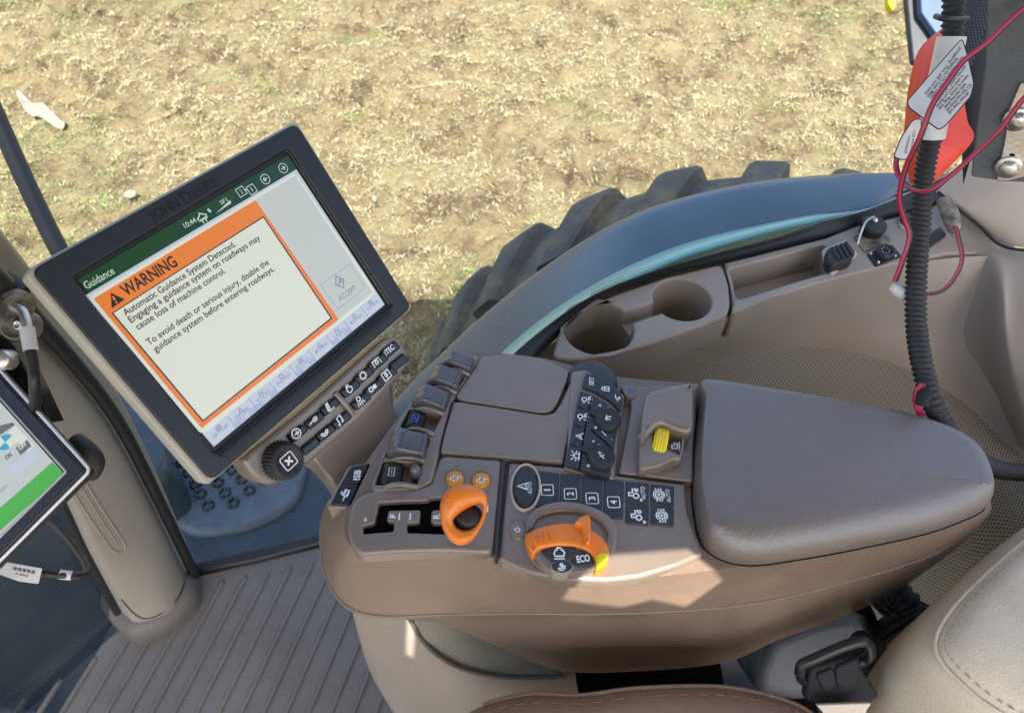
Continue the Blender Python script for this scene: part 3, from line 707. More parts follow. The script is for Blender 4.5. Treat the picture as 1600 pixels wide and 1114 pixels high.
def gasket():
    edge = [(730, 640), (785, 570), (856, 508), (925, 464), (990, 436), (1055, 415), (1120, 396), (1200, 375), (1280, 349), (1355, 328), (1420, 302), (1485, 272)]
    low = [(760, 660), (815, 585), (868, 522), (935, 468), (1000, 444), (1065, 424), (1132, 409), (1210, 390), (1290, 370), (1365, 347), (1435, 327), (1495, 305)]
    mb = MB(); A = [W(u, v, .615) for u, v in edge]; B = [W(u, v, .598) for u, v in low]
    mb.loft([[p+Vector((0, .02, -.06)) for p in A], A, [(a+b)/2+Vector((0, 0, .004)) for a, b in zip(A, B)], B, [b+Vector((0, .014, -.03)) for b in B]], M['gasket'], 6, 3)
    mb.build('window_gasket', None, label='black rubber window gasket curving along the top of the side console', category='gasket')
    # printed dot band on the glass edge
    mb = MB(); E = cr([Vector(p) for p in edge], 40, False)[120:]
    for i in range(0, len(E)-1, 2):
        for k in range(3):
            u, v = E[i]; p = W(u-1+(k % 2)*1.6, v-3-3.6*k, .618+k*.001); rr = .0011-.0002*k
            mb.add([p+Vector((rr*math.cos(a), rr*.3*math.sin(a), rr*math.sin(a))) for a in np.arange(6)*PI/3], [tuple(range(6))], M['gasket'], False)
    mb.build('dot_band', None, label='band of tiny printed black dots along the lower glass edge', category='dot band')
gasket()
def rear_pillar():
    r = thing('rear_pillar', (.8, .9, .6), 'pale taupe moulded rear pillar at the right edge of the cab', 'pillar')
    rows = [[T(1462, 300, 1.13), T(1500, 265, 1.12), T(1560, 200, 1.11), T(1640, 100, 1.10), T(1760, -80, 1.1)],
            [T(1480, 313, 1.115), T(1530, 330, 1.09), T(1600, 300, 1.06), T(1680, 250, 1.04), T(1800, 150, 1.0)],
            [T(1530, 352, 1.11), T(1560, 376, 1.095), T(1600, 386, 1.07), T(1700, 386, 1.03), T(1850, 380, 1.0)]]
    mb = MB(); mb.loft(rows, M['taupe_l'], 6, 6); mb.build('upper_cover', r)
    mb = MB(); mb.tube([T(1466, 300, 1.12), T(1482, 314, 1.108), T(1530, 353, 1.100), T(1560, 381, 1.085), T(1600, 391, 1.06), T(1700, 391, 1.02)], .0022, M['gasket'], 8); mb.build('cover_seam', r)
    rows = [[T(1468, 303, 1.135), T(1530, 355, 1.112), T(1562, 384, 1.095), T(1602, 392, 1.07), T(1700, 392, 1.03), T(1850, 392, 1.0)],
            [T(1500, 420, 1.13), T(1540, 440, 1.10), T(1566, 455, 1.06), T(1590, 470, 1.05), T(1700, 470, 1.0), T(1850, 470, .98)],
            [T(1490, 560, 1.16), T(1535, 555, 1.12), T(1568, 560, 1.06), T(1596, 570, 1.04), T(1700, 590, 1.0), T(1850, 600, .97)],
            [T(1540, 680, 1.2), T(1575, 690, 1.14), T(1600, 700, 1.08), T(1640, 710, 1.05), T(1740, 720, 1.0), T(1850, 730, .97)]]
    mb = MB(); mb.loft(rows, M['taupe'], 6, 6); mb.build('lower_cover', r)
rear_pillar()
mb = MB(); rows = [[T(1500, 0-60, 1.12), T(1545, -60, 1.1), T(1575, -60, 1.09)], [T(1500, 150, 1.1), T(1522, 110, 1.09), T(1560, 60, 1.08)], [T(1505, 290, 1.09), T(1520, 240, 1.085), T(1545, 180, 1.08)]]
mb.loft(rows, M['gasket'], 4, 6)
for i in range(40):
    for k in range(7-i//7):
        p = T(1560-i*1.75-k*5.2-(i % 2)*2.6, -10+i*4.6, 1.085); rr = .0019-.0002*k
        mb.add([p+RT*rr*math.cos(a)+UP*rr*math.sin(a) for a in np.arange(8)*PI/4], [tuple(range(8))[::1]], M['gasket'], False)
mb.build('rear_window_seal', None, label='black window seal with fading dot print beside the dark plate, top right', category='seal')
#PART2
# ================================================================ ARMREST CONSOLE
def T3(L): return [W(*p) for p in L]
Tn = [(1532, 780), (1450, 822), (1300, 860), (1180, 880), (1080, 895), (950, 905), (850, 893), (780, 872), (680, 864), (600, 864), (556, 858), (538, 832), (541, 790), (560, 742), (602, 680), (652, 615), (702, 558), (752, 551), (850, 560), (960, 588), (1095, 600), (1300, 625), (1450, 655), (1535, 700)]
Sn = [(1548, 790), (1455, 845), (1300, 888), (1190, 905), (1080, 925), (950, 935), (850, 930), (780, 925), (680, 925), (590, 920), (535, 898), (510, 862), (507, 815), (520, 775)]
Cn = [(1546, 800), (1460, 865), (1310, 912), (1190, 940), (1080, 952), (950, 958), (850, 958), (780, 958), (680, 960), (600, 962), (548, 950), (516, 915), (503, 868), (510, 815)]
Bn = [(1480, 850, .50), (1420, 912, .45), (1320, 962, .42), (1215, 1000, .38), (1130, 1035, .36), (1000, 1048, .355), (880, 1048, .365), (790, 1015, .41), (720, 985, .46), (665, 968, .50), (620, 950, .52), (585, 925, .53), (575, 890, .53), (590, 850, .53)]
R_T = [W(u, v, .655) for u, v in Tn]; NS = len(Sn)
far = R_T[NS:]
def sink(dz, dy=0.0, dx=0.0): return [Vector((p.x+dx, p.y+dy, p.z-dz)) for p in far]
R_S = [W(u, v, .605) for u, v in Sn] + sink(.05, .006)
R_D = [W(*p) for p in [(1520, 825, .535), (1445, 890, .52), (1312, 935, .52), (1195, 975, .50), (1100, 990, .49), (980, 975, .50), (870, 972, .51), (785, 968, .53), (695, 966, .545), (615, 966, .55), (556, 954, .55), (522, 920, .55), (512, 875, .55), (520, 825, .55)]] + sink(.11, .0)
R_C = [W(u, v, .565) for u, v in Cn] + sink(.09, .004)
R_B = [W(*p) for p in Bn] + sink(.20, -.02)
con = thing('armrest_console', (.15, .4, .37), 'brown plastic control armrest with levers, keys and a long padded lid', 'armrest console')
mb = MB(); mb.loft([R_T, R_S, R_C, R_D, R_B], M['brown_side'], 5, 6, closed=True, capb=False)
top_loop = cr(R_T, 5, True); P2 = [Vector((p.x, p.y)) for p in top_loop]; P2 = P2 if area(P2) > 0 else P2[::-1]
mb.fill(ZP(.655), [P2], 0, M['brown_side']); mb.build('console_body', con)
# thin bead on the side crease, shaped to show a highlight
Z = ZP(.66); Zt = ZP(.668)
# padded lid
def pad():
    top = [(1097, 594), (1200, 607), (1300, 623), (1400, 642), (1455, 657), (1503, 678), (1535, 706), (1549, 732)]
    near = [(1552, 768), (1538, 794), (1500, 812), (1450, 829), (1375, 846), (1300, 861), (1240, 871), (1190, 878), (1150, 876), (1118, 864), (1096, 842), (1086, 800), (1083, 760), (1085, 700), (1090, 645)]
    raw = [(W(u, v, .683), .22) for u, v in top]+[(W(u, v, .662 if v != 768 else .675), w) for (u, v), w in zip(near, [.3, .6, .9, 1, 1, 1, 1, 1, .9, .7, .4, .22, .2, .2, .2])]
    P = cr([Vector((p.x, p.y, w)) for p, w in raw], 7)
    first = [i for i, p in enumerate(P)]
    P2 = [Vector((p.x, p.y)) for p in P]; wt = [min(1, max(.15, p.z)) for p in P]
    if area(P2) < 0: P2 = P2[::-1]; wt = wt[::-1]
    prof = [(0, .650), (0, .664), (.0015, .671), (.005, .678), (.010, .6835), (.016, .6875), (.022, .690), (.028, .6912)]
    N = len(P2); nrm = [(b-a) for a, b in zip(offs(P2, 0), offs(P2, .001))]; nrm = [n.normalized() for n in nrm]
    for _ in range(3): nrm = [(nrm[k-1]+nrm[k]*2+nrm[(k+1) % N]).normalized() for k in range(N)]
    mb = MB(); rs = []
    for d, z in prof: rs.append([Vector((p.x+n.x*d*w, p.y+n.y*d*w, z)) for p, n, w in zip(P2, nrm, wt)])
    c = Vector((sum(p.x for p in rs[-1]), sum(p.y for p in rs[-1])))/N
    rs += [[Vector((c.x+(p.x-c.x)*k, c.y+(p.y-c.y)*k, .6912+.0030*(1-k*k))) for p in rs[-1]] for k in (.93, .75, .5, .25, .02)]
    mb.rings(rs, M['pad'], cap1=True); mb.build('padded_lid', con)
    mb = MB(); mb.tube([Vector((a.x, a.y, .6550)) for a in P2[::2]]+[Vector((*P2[0], .6550))], .0011, M['void'], 6, 2); mb.build('lid_seam', con)
pad()
def slab(name, px, m, z0=.648, z1=.666, r=.0022, rr=.003, parent=con, holes=(), **k):
    pl = ZP(0); P = PX(ZP(z1), px); mb = MB()
    hs = [PX(ZP(z1), h) for h in holes]
    mb.plate(pl, dens(rc(P, rr), .01), z0, z1, r, m, holes=[rc(h, k.get('hr', .003)) for h in hs], hz=k.get('hz'), floor=k.get('floor'), seg=3)
    return mb.build(name, parent)
slab('front_cover', [(754, 556), (800, 553), (845, 560), (889, 579), (886, 592), (872, 626), (862, 641), (846, 644), (718, 624), (712, 618)], M['brown'], z1=.6695, r=.0018, rr=.006)
slab('middle_cover', [(708, 628), (716, 627), (850, 648), (866, 645), (878, 628), (892, 595), (903, 597), (880, 722), (790, 714), (688, 706), (694, 680)], M['brown'], z1=.669, r=.0018)
gate_h = [(592, 784), (668, 781), (672, 777), (700, 776), (722, 780), (722, 797), (678, 796), (674, 800), (673, 814), (677, 817), (722, 817), (722, 835), (700, 834), (636, 832), (636, 817), (655, 815), (657, 796), (607, 797), (604, 813), (616, 815), (615, 830), (567, 834), (567, 821), (585, 816)]
def gate():
    outer = [(688, 709), (780, 716), (786, 722), (772, 864), (690, 860), (620, 862), (562, 866), (548, 852), (541, 825), (545, 795), (556, 776), (580, 765), (655, 760), (672, 756)]
    pl = ZP(0); z1 = .6665; P = PX(ZP(z1), outer)
    mb = MB(); mb.plate(pl, dens(rc(P, .010, 6), .008), .648, z1, .005, M['brown'], holes=[rc(PX(ZP(z1), gate_h), .0022)], hz=.659, floor=M['void'], seg=4, rh=.0016)
    gg = mb.build('gear_gate', con)
    p = ZP(z1)
    def tx(t, c, h, L, bold=.01):   # text read from the rear: baseline runs away from the driver
        c = p.loc(*c); mb = MB(); mb.text(p, t, c+Vector((h/2, -L/2)), c+Vector((h/2, L/2)), h, .0004, M['white'], bold); mb.build('gate_letter', gg)
    tx('+', (571, 812), .0055, .0055); tx('F', (614, 806), .0056, .0048, .03); tx('R', (682, 807), .0066, .0056, .03)
    for u in (624, 641, 762): q = p.loc(u, 807 if u < 700 else 795); mb = MB(); mb.stroke(p, [q+Vector((0, -.004)), q+Vector((0, .004))], .0014, .0004, M['white']); mb.build('gate_mark', gg)
gate()
slab('edge_strip', [(784, 718), (790, 719), (777, 868), (771, 867)], M['key'], z1=.668, r=.001)
slab('button_deck', [(795, 721), (880, 728), (968, 742), (1072, 755), (1077, 800), (1090, 840), (1100, 866), (1060, 884), (1000, 902), (950, 908), (880, 905), (830, 895), (780, 874), (786, 800)], M['brown'], z1=.6665, r=.004, rr=.004)
slab('keypad_frame', [(892, 580), (914, 576), (952, 595), (977, 618), (971, 650), (960, 748), (881, 730), (886, 700)], M['brown'], z1=.6715, r=.004)
slab('rear_deck', [(984, 606), (1004, 604), (1092, 600), (1084, 700), (1083, 752), (966, 738), (974, 700), (986, 640)], M['brown'], z1=.666)
slab('deck_cap', [(969, 601), (996, 604), (992, 622), (978, 620)], M['brown'], z1=.669)
# ISB switch block on the front flange
def isb():
    z1 = .655; pl = ZP(0); q = ZP(z1)
    frame = [(544, 727), (579, 721), (583, 726), (550, 794), (513, 793), (510, 788)]
    mb = MB(); mb.plate(pl, rc(PX(q, frame), .004), .60, z1, .003, M['brown']); mb.build('switch_frame', con)
    for px, nm in (([(549, 730), (577, 725), (561, 756), (533, 757)], 0), ([(531, 759), (560, 758), (546, 789), (517, 789)], 1)):
        mb = MB(); mb.plate(pl, rc(PX(q, px), .002), z1-.004, z1+.002, .001, M['black']); b = mb.build('front_switch', con)
        mb = MB(); p = ZP(z1+.002)
        if nm == 0:
            mb.text(p, 'ISB', p.loc(562, 750), p.loc(564, 734), .0068, .0003, M['white'], .03); mb.v = mb.v
        else:
            mb.icon(p, p.loc(540, 773), p.loc(545, 765)-p.loc(537, 782), .017, [('c', *[(x*.42+.25, y*.22) for x, y in [(-1, -1), (1, -1), (1, 1), (-1, 1)]]), [(-.2, 0), (-.8, 0)], ('f', (-.9, -.1), (-.7, -.1), (-.7, .1), (-.9, .1)), [(-.1, .35), (.1, .6), (.35, .55)]], .0003, M['white'], .10)
        mb.build('switch_symbol', b)
isb()
# levers
def levers():
    z = .667; q = ZP(z); pl = ZP(0)
    # sloping bank under the levers
    bank = [(700, 552), (750, 556), (740, 580), (706, 628), (690, 690), (676, 752), (648, 766), (585, 768), (578, 760), (598, 706), (624, 652), (664, 596)]
    hol = [[(699, 557), (744, 566), (731, 583), (684, 573)], [(682, 578), (726, 589), (711, 610), (662, 601)], [(657, 607), (704, 620), (693, 643), (640, 634)], [(640, 637), (690, 648), (677, 675), (625, 667)], [(615, 679), (671, 684), (661, 717), (600, 713)], [(598, 720), (660, 723), (651, 757), (585, 757)]]
    mb = MB(); mb.plate(pl, dens(rc(PX(q, bank), .006), .008), .60, z, .004, M['brown'], holes=[rc(PX(q, h), .003) for h in hol], hz=.640, floor=M['void'], seg=3, rh=.002); mb.build('lever_bank', con)
    for k, h in enumerate(hol):
        P = PX(q, h); c = sum(P, Vector((0, 0)))/4; ax = (P[1]+P[2]-P[0]-P[3]).normalized(); ay = Vector((-ax.y, ax.x))
        wx = ((P[1]-P[0]).length+(P[2]-P[3]).length)/4*1.0; wy = ((P[3]-P[0]).length+(P[2]-P[1]).length)/4*1.02
        lv = k in (3, 5)
        mb = MB()
        n = 10; rows = []
        zt = .682 if not lv else .668
        for i in range(n+1):                                  # hump along ax, thick slab across ay
            t = i/n; xx = -wx+2*wx*t
            if lv: xx = -wx+1.1*wx*t
            zz = zt - (.030 if not lv else .02)*(1-math.sin(PI*(.18+.82*(t if t < .5 else .5+.32*(t-.5)))))*1.0
            row = [c+ax*xx-ay*wy, c+ax*xx-ay*wy*.92, c+ax*xx, c+ax*xx+ay*wy*.92, c+ax*xx+ay*wy]
            zs = [zz-.03, zz-.0015, zz, zz-.0015, zz-.03]
            rows.append([Vector((p.x, p.y, s)) for p, s in zip(row, zs)])
        first = [Vector((p.x, p.y, p.z-.03)) for p in rows[0]]; last = [Vector((p.x, p.y, p.z-.03)) for p in rows[-1]]
        mb.loft([first]+rows+[last], M['lever'] if not lv else M['rubber'], 4, 2)
        nm = mb.build('lever_paddle', con)
        # divider hump between levers
        mb = MB(); e = c-ay*(wy+.0022)
        pts = [Vector((*(e+ax*x), zz)) for x, zz in ((-wx*1.0, .656), (-wx*.5, .667), (0, .672), (wx*.6, .671), (wx*1.0, .667))]
        mb.tube(pts, .0026, M['brown'], 10); mb.build('lever_divider', con)
        if lv:
            mb = MB(); mb.icon(ZP(.668), c-ax*wx*.35, ay, .012, [('c', (-.8, -.5), (.8, -.5), (.8, .5), (-.8, .5)), [(-.4, 0), (.4, 0)]], .0015, M['blue'] if k == 3 else M['greyp'], .09); mb.build('lever_symbol', nm)
    c = q.loc(650, 738); mb = MB(); mb.lathe(pl, c, [(.0065, .64), (.0065, .672), (.0045, .677), (.001, .679)], M['lever'], 20); mb.build('lever_tab', con)
levers()
# amber buttons
def ambers():
    q = ZP(.6665)
    for (u, v), t in (((711, 749), '2'), ((752, 752), '1')):
        c = q.loc(u, v); mb = MB(); pl = ZP(0)
        mb.lathe(pl, c, [(.0112, .660), (.0112, .6680), (.0100, .6690), (.0098, .6672)], M['brown'], 28, cap1=False); mb.lathe(pl, c, [(.0095, .662), (.0095, .6688), (.0085, .6700), (.004, .6706), (.001, .6707)], M['amber'], 28)
        b = mb.build('amber_button', con); mb = MB(); p = ZP(.6711)
        mb.icon(p, c+Vector((-.001, -.001)), (0, 1), .010, [('c', (-.7, -.5), (.7, -.5), (.7, .1), (.2, .1), (.2, .7), (-.4, .7), (-.4, .1), (-.7, .1)), ('c', *[(-.35+.28*math.cos(a), -.6+.28*math.sin(a)) for a in np.arange(8)*PI/4]), ('c', *[(.45+.2*math.cos(a), -.6+.2*math.sin(a)) for a in np.arange(8)*PI/4])], 0, M['white'], .10)
        mb.text(p, t, c+Vector((.0065, -.0015)), c+Vector((.0065, .0015)), .0035, 0, M['white']); mb.build('button_symbol', b)
ambers()
# orange shift knob: a hoop on a stem with a ribbed thumb wheel in its window
def knob():
    kd = thing('shift_lever', tuple(W(723, 800, .66)), 'orange gear lever knob with black ribbed thumb wheel standing in the shift gate', 'gear lever')
    tilt = Pl(T(723, 802, .685), Vector((1, -.05, -.12)), Vector((.0, .86, .42)))
    sc = lambda L: [(500+x/5, 680+y/5) for x, y in L]
    out = cr(PX(tilt, sc([(950, 500), (935, 560), (940, 640), (955, 720), (1000, 805), (1065, 855), (1130, 857), (1195, 815), (1245, 745), (1285, 660), (1307, 560), (1305, 480), (1275, 430), (1215, 395), (1130, 378), (1050, 390), (990, 430)])), 4)
    hol = PX(tilt, sc([(1047, 655), (1052, 700), (1085, 728), (1135, 740), (1190, 722), (1235, 680), (1262, 620), (1266, 560), (1250, 535), (1210, 545), (1160, 567), (1100, 605)])); hol = cr(hol, 3)
    cc = sum(hol, Vector((0, 0)))/len(hol); N = 72
    def star(P, c, a):
        best = None; d = Vector((math.cos(a), math.sin(a)))
        for i in range(len(P)):
            p = P[i-1]-c; e = P[i]-P[i-1]; den = d.x*(-e.y)+d.y*e.x
            if abs(den) < 1e-12: continue
            t = (p.x*(-e.y)+p.y*e.x)/den; s = (d.x*p.y-d.y*p.x)/den
            if t > 0 and -1e-6 <= s <= 1+1e-6 and (best is None or t > best): best = t
        return c+d*(best or .01)
    rows = []
    for k in range(N):
        a = 2*PI*k/N; o = star(out, cc, a); h = star(hol, cc, a); w = (o-h).length; m = (o+h)/2; row = []
        hh = .005+.36*min(w, .03)
        for j in range(16):
            t = 2*PI*j/16; x = math.cos(t); s = math.sin(t)
            x = math.copysign(abs(x)**.65, x); q = m+(o-m)*x; row.append(tilt.pt(q.x, q.y, hh*s*(1 if s > 0 else 1.3)))
        rows.append(row)
    mb = MB(); mb.rings(rows+[rows[0]], M['orange']); mb.build('knob', kd)
    c = tilt.loc(732, 808); ax = Pl(tilt.pt(c.x, c.y, -.004), tilt.x, tilt.n)
    w = Pl(tilt.pt(c.x, c.y, -.010), tilt.y*0+tilt.x, tilt.n)   # wheel axis lies along the knob's up direction
    mb = MB(); R = .0125
    prof = [(.004, -.009), (R-.002, -.009), (R, -.006), (R, .004), (R-.002, .007), (.001, .007)]
    wp = Pl(tilt.pt(c.x, c.y, -.002), tilt.x, Vector((tilt.n*.75+tilt.y*.66)).cross(tilt.x))
    mb.lathe(Pl(tilt.pt(c.x, c.y, -.004), tilt.x, (tilt.n*.8+tilt.y*.6).cross(tilt.x)), (0, 0), prof, M['rubber'], 72, rmod=lambda k, r, z: 1.0 if r < R-.0005 else (1.04 if k % 3 == 0 else .97)); mb.build('thumb_wheel', kd)
    mb = MB(); b = tilt.pt(*tilt.loc(715, 820), -.02); mb.tube([W(712, 806, .635), (W(712, 806, .66)+b)/2, b], .008, M['black'], 14); mb.build('stem', kd)
knob()
# AUTO steer button, numbered keys
def keys():
    q = ZP(.6665); pl = ZP(0)
    c = q.loc(821, 762); rx, ry = .0128, .0245
    mb = MB(); mb.plate(pl, circ(c, rx+.0035, 48, ry+.004, -.06), .66, .6705, .002, M['taupe_l'], holes=[circ(c, rx+.0012, 48, ry+.0015, -.06)], hz=.664, rh=.001); mb.build('button_ring', con)
    mb = MB(); mb.plate(pl, circ(c, rx, 48, ry, -.06), .66, .6698, .003, M['key']); b = mb.build('auto_button', con)
    mb = MB(); p = ZP(.6698); mb.icon(p, c+Vector((-.0025, 0)), (0, 1), .014, [('c', (-.55, -.7), (0, .8), (.55, -.7), (0, -.35))], .0003, M['white'], .10)
    mb.text(p, 'AUTO', c+Vector((.0065, -.009)), c+Vector((.0065, .005)), .0042, .0003, M['white'], .01); mb.build('auto_lettering', b)
    # strip: u0..u1 columns between top and bottom curves
    def tb(u): return (736+(u-838)*.118, 792+(u-838)*.145 if u < 955 else 809+(u-955)*.13)
    cols = [(838, 874), (876, 908), (910, 942), (944, 975)]
    for (a, bq), n in zip(cols, '1234'):
        px = [(a, tb(a)[0]), (bq, tb(bq)[0]), (bq-2, tb(bq)[1]), (a-2, tb(a)[1])]
        mb = MB(); mb.plate(pl, dens(rc(PX(q, px), .0012), .006), .662, .6685, .0012, M['key']); k = mb.build('number_key', con)
        cx = q.loc((a+bq)/2-1, {'1': 767, '2': 773, '3': 780, '4': 786}[n]); p = ZP(.6685); mb = MB()
        s = .0062; mb.stroke(p, rc([cx+Vector((x*s, y*s)) for x, y in ((-1, -1), (1, -1), (1, 1), (-1, 1))], .002), .0009, .0003, M['white'], True)
        mb.text(p, n, cx+Vector((.0032, -.0022)), cx+Vector((.0032, .0022)), .0066, .0003, M['white'], .02)
        mb.lathe(p, q.loc(a+6, tb(a)[1]-9), [(.0011, .0), (.0011, .0005)], M['black'], 10); mb.build('key_lettering', k)
    for j, (a, bq) in enumerate(((978, 1014), (1017, 1053))):
        for i in (0, 1):
            y0 = tb(a)[0]; ym = 788+(j*4); y1 = 820+j*2
            px = [(a, y0+(0 if i == 0 else ym-y0+1.5)), (bq, y0+4 if i == 0 else ym+4), (bq-1, ym+2 if i == 0 else y1+2), (a-1, ym-1.5 if i == 0 else y1-2)]
            mb = MB(); mb.plate(pl, dens(rc(PX(q, px), .0012), .006), .662, .6685, .0012, M['key']); k = mb.build('function_key', con)
            cx = q.loc((a+bq)/2, (y0+ym)/2 if i == 0 else (ym+y1)/2); p = ZP(.6685); mb = MB()
            if j == 0: mb.icon(p, cx+Vector((-.001 if i else -.004, -.002)), (0, 1), .014, [('c', *[(-.35+.4*math.cos(t), -.25+.4*math.sin(t)) for t in np.arange(12)*PI/6]), ('c', *[(.6+.22*math.cos(t), -.4+.22*math.sin(t)) for t in np.arange(10)*PI/5]), [(-.3, .2), (-.3, .8), (.2, .8), (.2, .2), (.8, .2), (.8, -.2)], [(-1.3, -.9), (-.9, -.9), (-1.1, -1.2)]], .0003, M['white'], .11)
            else: mb.icon(p, cx+Vector((-.001 if i else -.004, 0)), (0, 1), .014, [('c', *[(.5*math.cos(t), .5*math.sin(t)) for t in np.arange(14)*PI/7]), ('c', *[(.8*math.cos(t), .8*math.sin(t)) for t in np.arange(14)*PI/7])]+[[(-1.1, y), (-.5, y)] for y in (-.4, 0, .4)]+[[(1.1, y), (.5, y)] for y in (-.4, 0, .4)]+[('f', (-.2, -.2), (.2, -.2), (.2, .2), (-.2, .2))], .0003, M['white'], .10)
            if i == 0: mb.text(p, 'AUTO', cx+Vector((.0075, -.0085)), cx+Vector((.0075, .0065)), .0042, .0003, M['white'], .01)
            mb.build('key_symbol', k)
keys()
# orange throttle dial in its bowl
def dial():
    d8 = lambda L: [(780+x/2.932, 540+y/2.932) for x, y in L]
    z0 = .6665; q = ZP(.672); pl = ZP(0)
    # raised collar behind the dial
    col = d8([(118, 850), (135, 790), (190, 745), (270, 725), (350, 728), (430, 750), (495, 785), (535, 830), (538, 900), (515, 980), (470, 1030), (430, 1000), (490, 900), (480, 850), (430, 800), (350, 775), (260, 775), (180, 800), (150, 850)])
    mb = MB(); mb.plate(pl, clean(cr(PX(ZP(z0), col), 4)), .66, .6735, .0035, M['brown'], seg=4); mb.build('dial_collar', con)
    bowl = d8([(118, 850), (150, 780), (260, 750), (400, 765), (500, 830), (525, 920), (500, 1010), (420, 1050), (280, 1065), (170, 1010), (115, 930)])
    mb = MB(); mb.plate(pl, clean(cr(PX(ZP(z0), bowl), 4)), .662, .6685, .0015, M['brown']); mb.build('dial_base', con)
    og = d8([(120, 872), (132, 848), (200, 818), (290, 803), (345, 806), (365, 800), (440, 842), (478, 872), (503, 915), (503, 960), (487, 1002), (445, 1020), (440, 985), (412, 942), (345, 917), (260, 914), (190, 927), (155, 947), (128, 905)])
    zz = .6845; qq = ZP(zz)
    mb = MB(); mb.plate(pl, clean(cr(PX(qq, og), 4)), .662, zz, .006, M['orange'], seg=5)
    # finger ridge and grooves
    rp = PX(ZP(.691), d8([(345, 812), (372, 785), (400, 774), (417, 786), (420, 850), (418, 895), (396, 905), (385, 860), (372, 825)]))
    mb.plate(pl, clean(cr(rp, 4)), .675, .693, .003, M['orange'], seg=4)
    for x in (150, 178, 206, 232):
        a = qq.loc(780+x/2.932, 540+(862-(x-150)*.15)/2.932); b = qq.loc(780+(x+22)/2.932, 540+(912-(x-150)*.1)/2.932)
        mb.tube([pl.pt(*a, zz-.0002), pl.pt(*((a+b)/2+Vector((-.001, 0))), zz+.0008), pl.pt(*b, zz-.0006)], .0011, M['orange'], 8)
    kd = mb.build('dial_grip', con)
    mb = MB(); yt = d8([(448, 1018), (443, 985), (447, 955), (500, 945), (500, 965), (485, 1000)]); mb.plate(pl, clean(cr(PX(ZP(.684), yt), 3)), .665, .6853, .002, M['yellow']); mb.build('yellow_tip', kd)
    z1 = .681; p = ZP(z1)
    fan = d8([(158, 950), (190, 930), (260, 917), (345, 920), (410, 945), (440, 990), (444, 1018), (360, 1035), (300, 1042), (240, 1030), (200, 1000)])
    mb = MB(); mb.plate(pl, clean(rc(PX(p, fan), .003, 3)), .66, z1-.002, .001, M['brown']); mb.build('dial_panel', con)
    for px, nm in ((d8([(188, 940), (260, 922), (360, 925), (300, 985), (250, 985), (228, 975)]), 0), (d8([(368, 930), (420, 960), (436, 1005), (365, 1008), (350, 1000), (325, 985)]), 1)):
        mb = MB(); mb.plate(pl, rc(PX(p, px), .0025), .67, z1+.0008, .001, M['key']); b = mb.build('dial_button', con); mb = MB(); s = ZP(z1+.0008)
        if nm: mb.text(s, 'ECO', s.loc(780+358/2.932, 540+994/2.932), s.loc(780+418/2.932, 540+986/2.932), .0068, .0003, M['white'], .035)
        else: mb.icon(s, s.loc(780+275/2.932, 540+950/2.932), (1, 0), .013, [('c', (-.6, -.5), (-.8, 0), (-.5, .5), (-.3, .5), (-.3, .8), (.3, .8), (.3, .5), (.5, .5), (.8, 0), (.6, -.5)), [(-.8, -.9), (.8, -.9)]], .0003, M['white'], .11)
        mb.build('dial_lettering', b)
    c = p.loc(780+287/2.932, 540+1013/2.932); mb = MB(); mb.plate(pl, circ(c, .0108, 36, .0070), .665, z1+.001, .001, M['taupe']); mb.plate(pl, circ(c, .0096, 36, .0060), .67, z1+.0022, .001, M['key'])
    b = mb.build('oval_button', con); mb = MB(); s = ZP(z1+.0022); mb.icon(s, s.loc(780+287/2.932, 540+1012/2.932), (1, .15), .0095, [('c', *[(.3*math.cos(t), .35+.35*math.sin(t)) for t in np.arange(10)*PI/5]), [(-.9, -.2), (-.3, -.35), (.2, -.2), (.8, .1)], [(-.8, -.6), (0, -.75), (.7, -.3)], [(-.15, .35), (.15, .35)]], .0003, M['white'], .12); mb.build('oval_symbol', b)
    # small round emblem bump at left of the dial
    c = ZP(z0).loc(809, 829); mb = MB(); mb.plate(pl, circ(c, .0085, 28, .0105), .66, .6685, .0018, M['brown']); b = mb.build('small_knob', con); mb = MB(); mb.icon(ZP(.6685), c, (0, 1), .008, [('c', *[(.6*math.cos(t), .6*math.sin(t)) for t in np.arange(10)*PI/5][:8]), [(0, .6), (.4, 1)]], .0003, M['white'], .14); mb.build('knob_symbol', b)
dial()
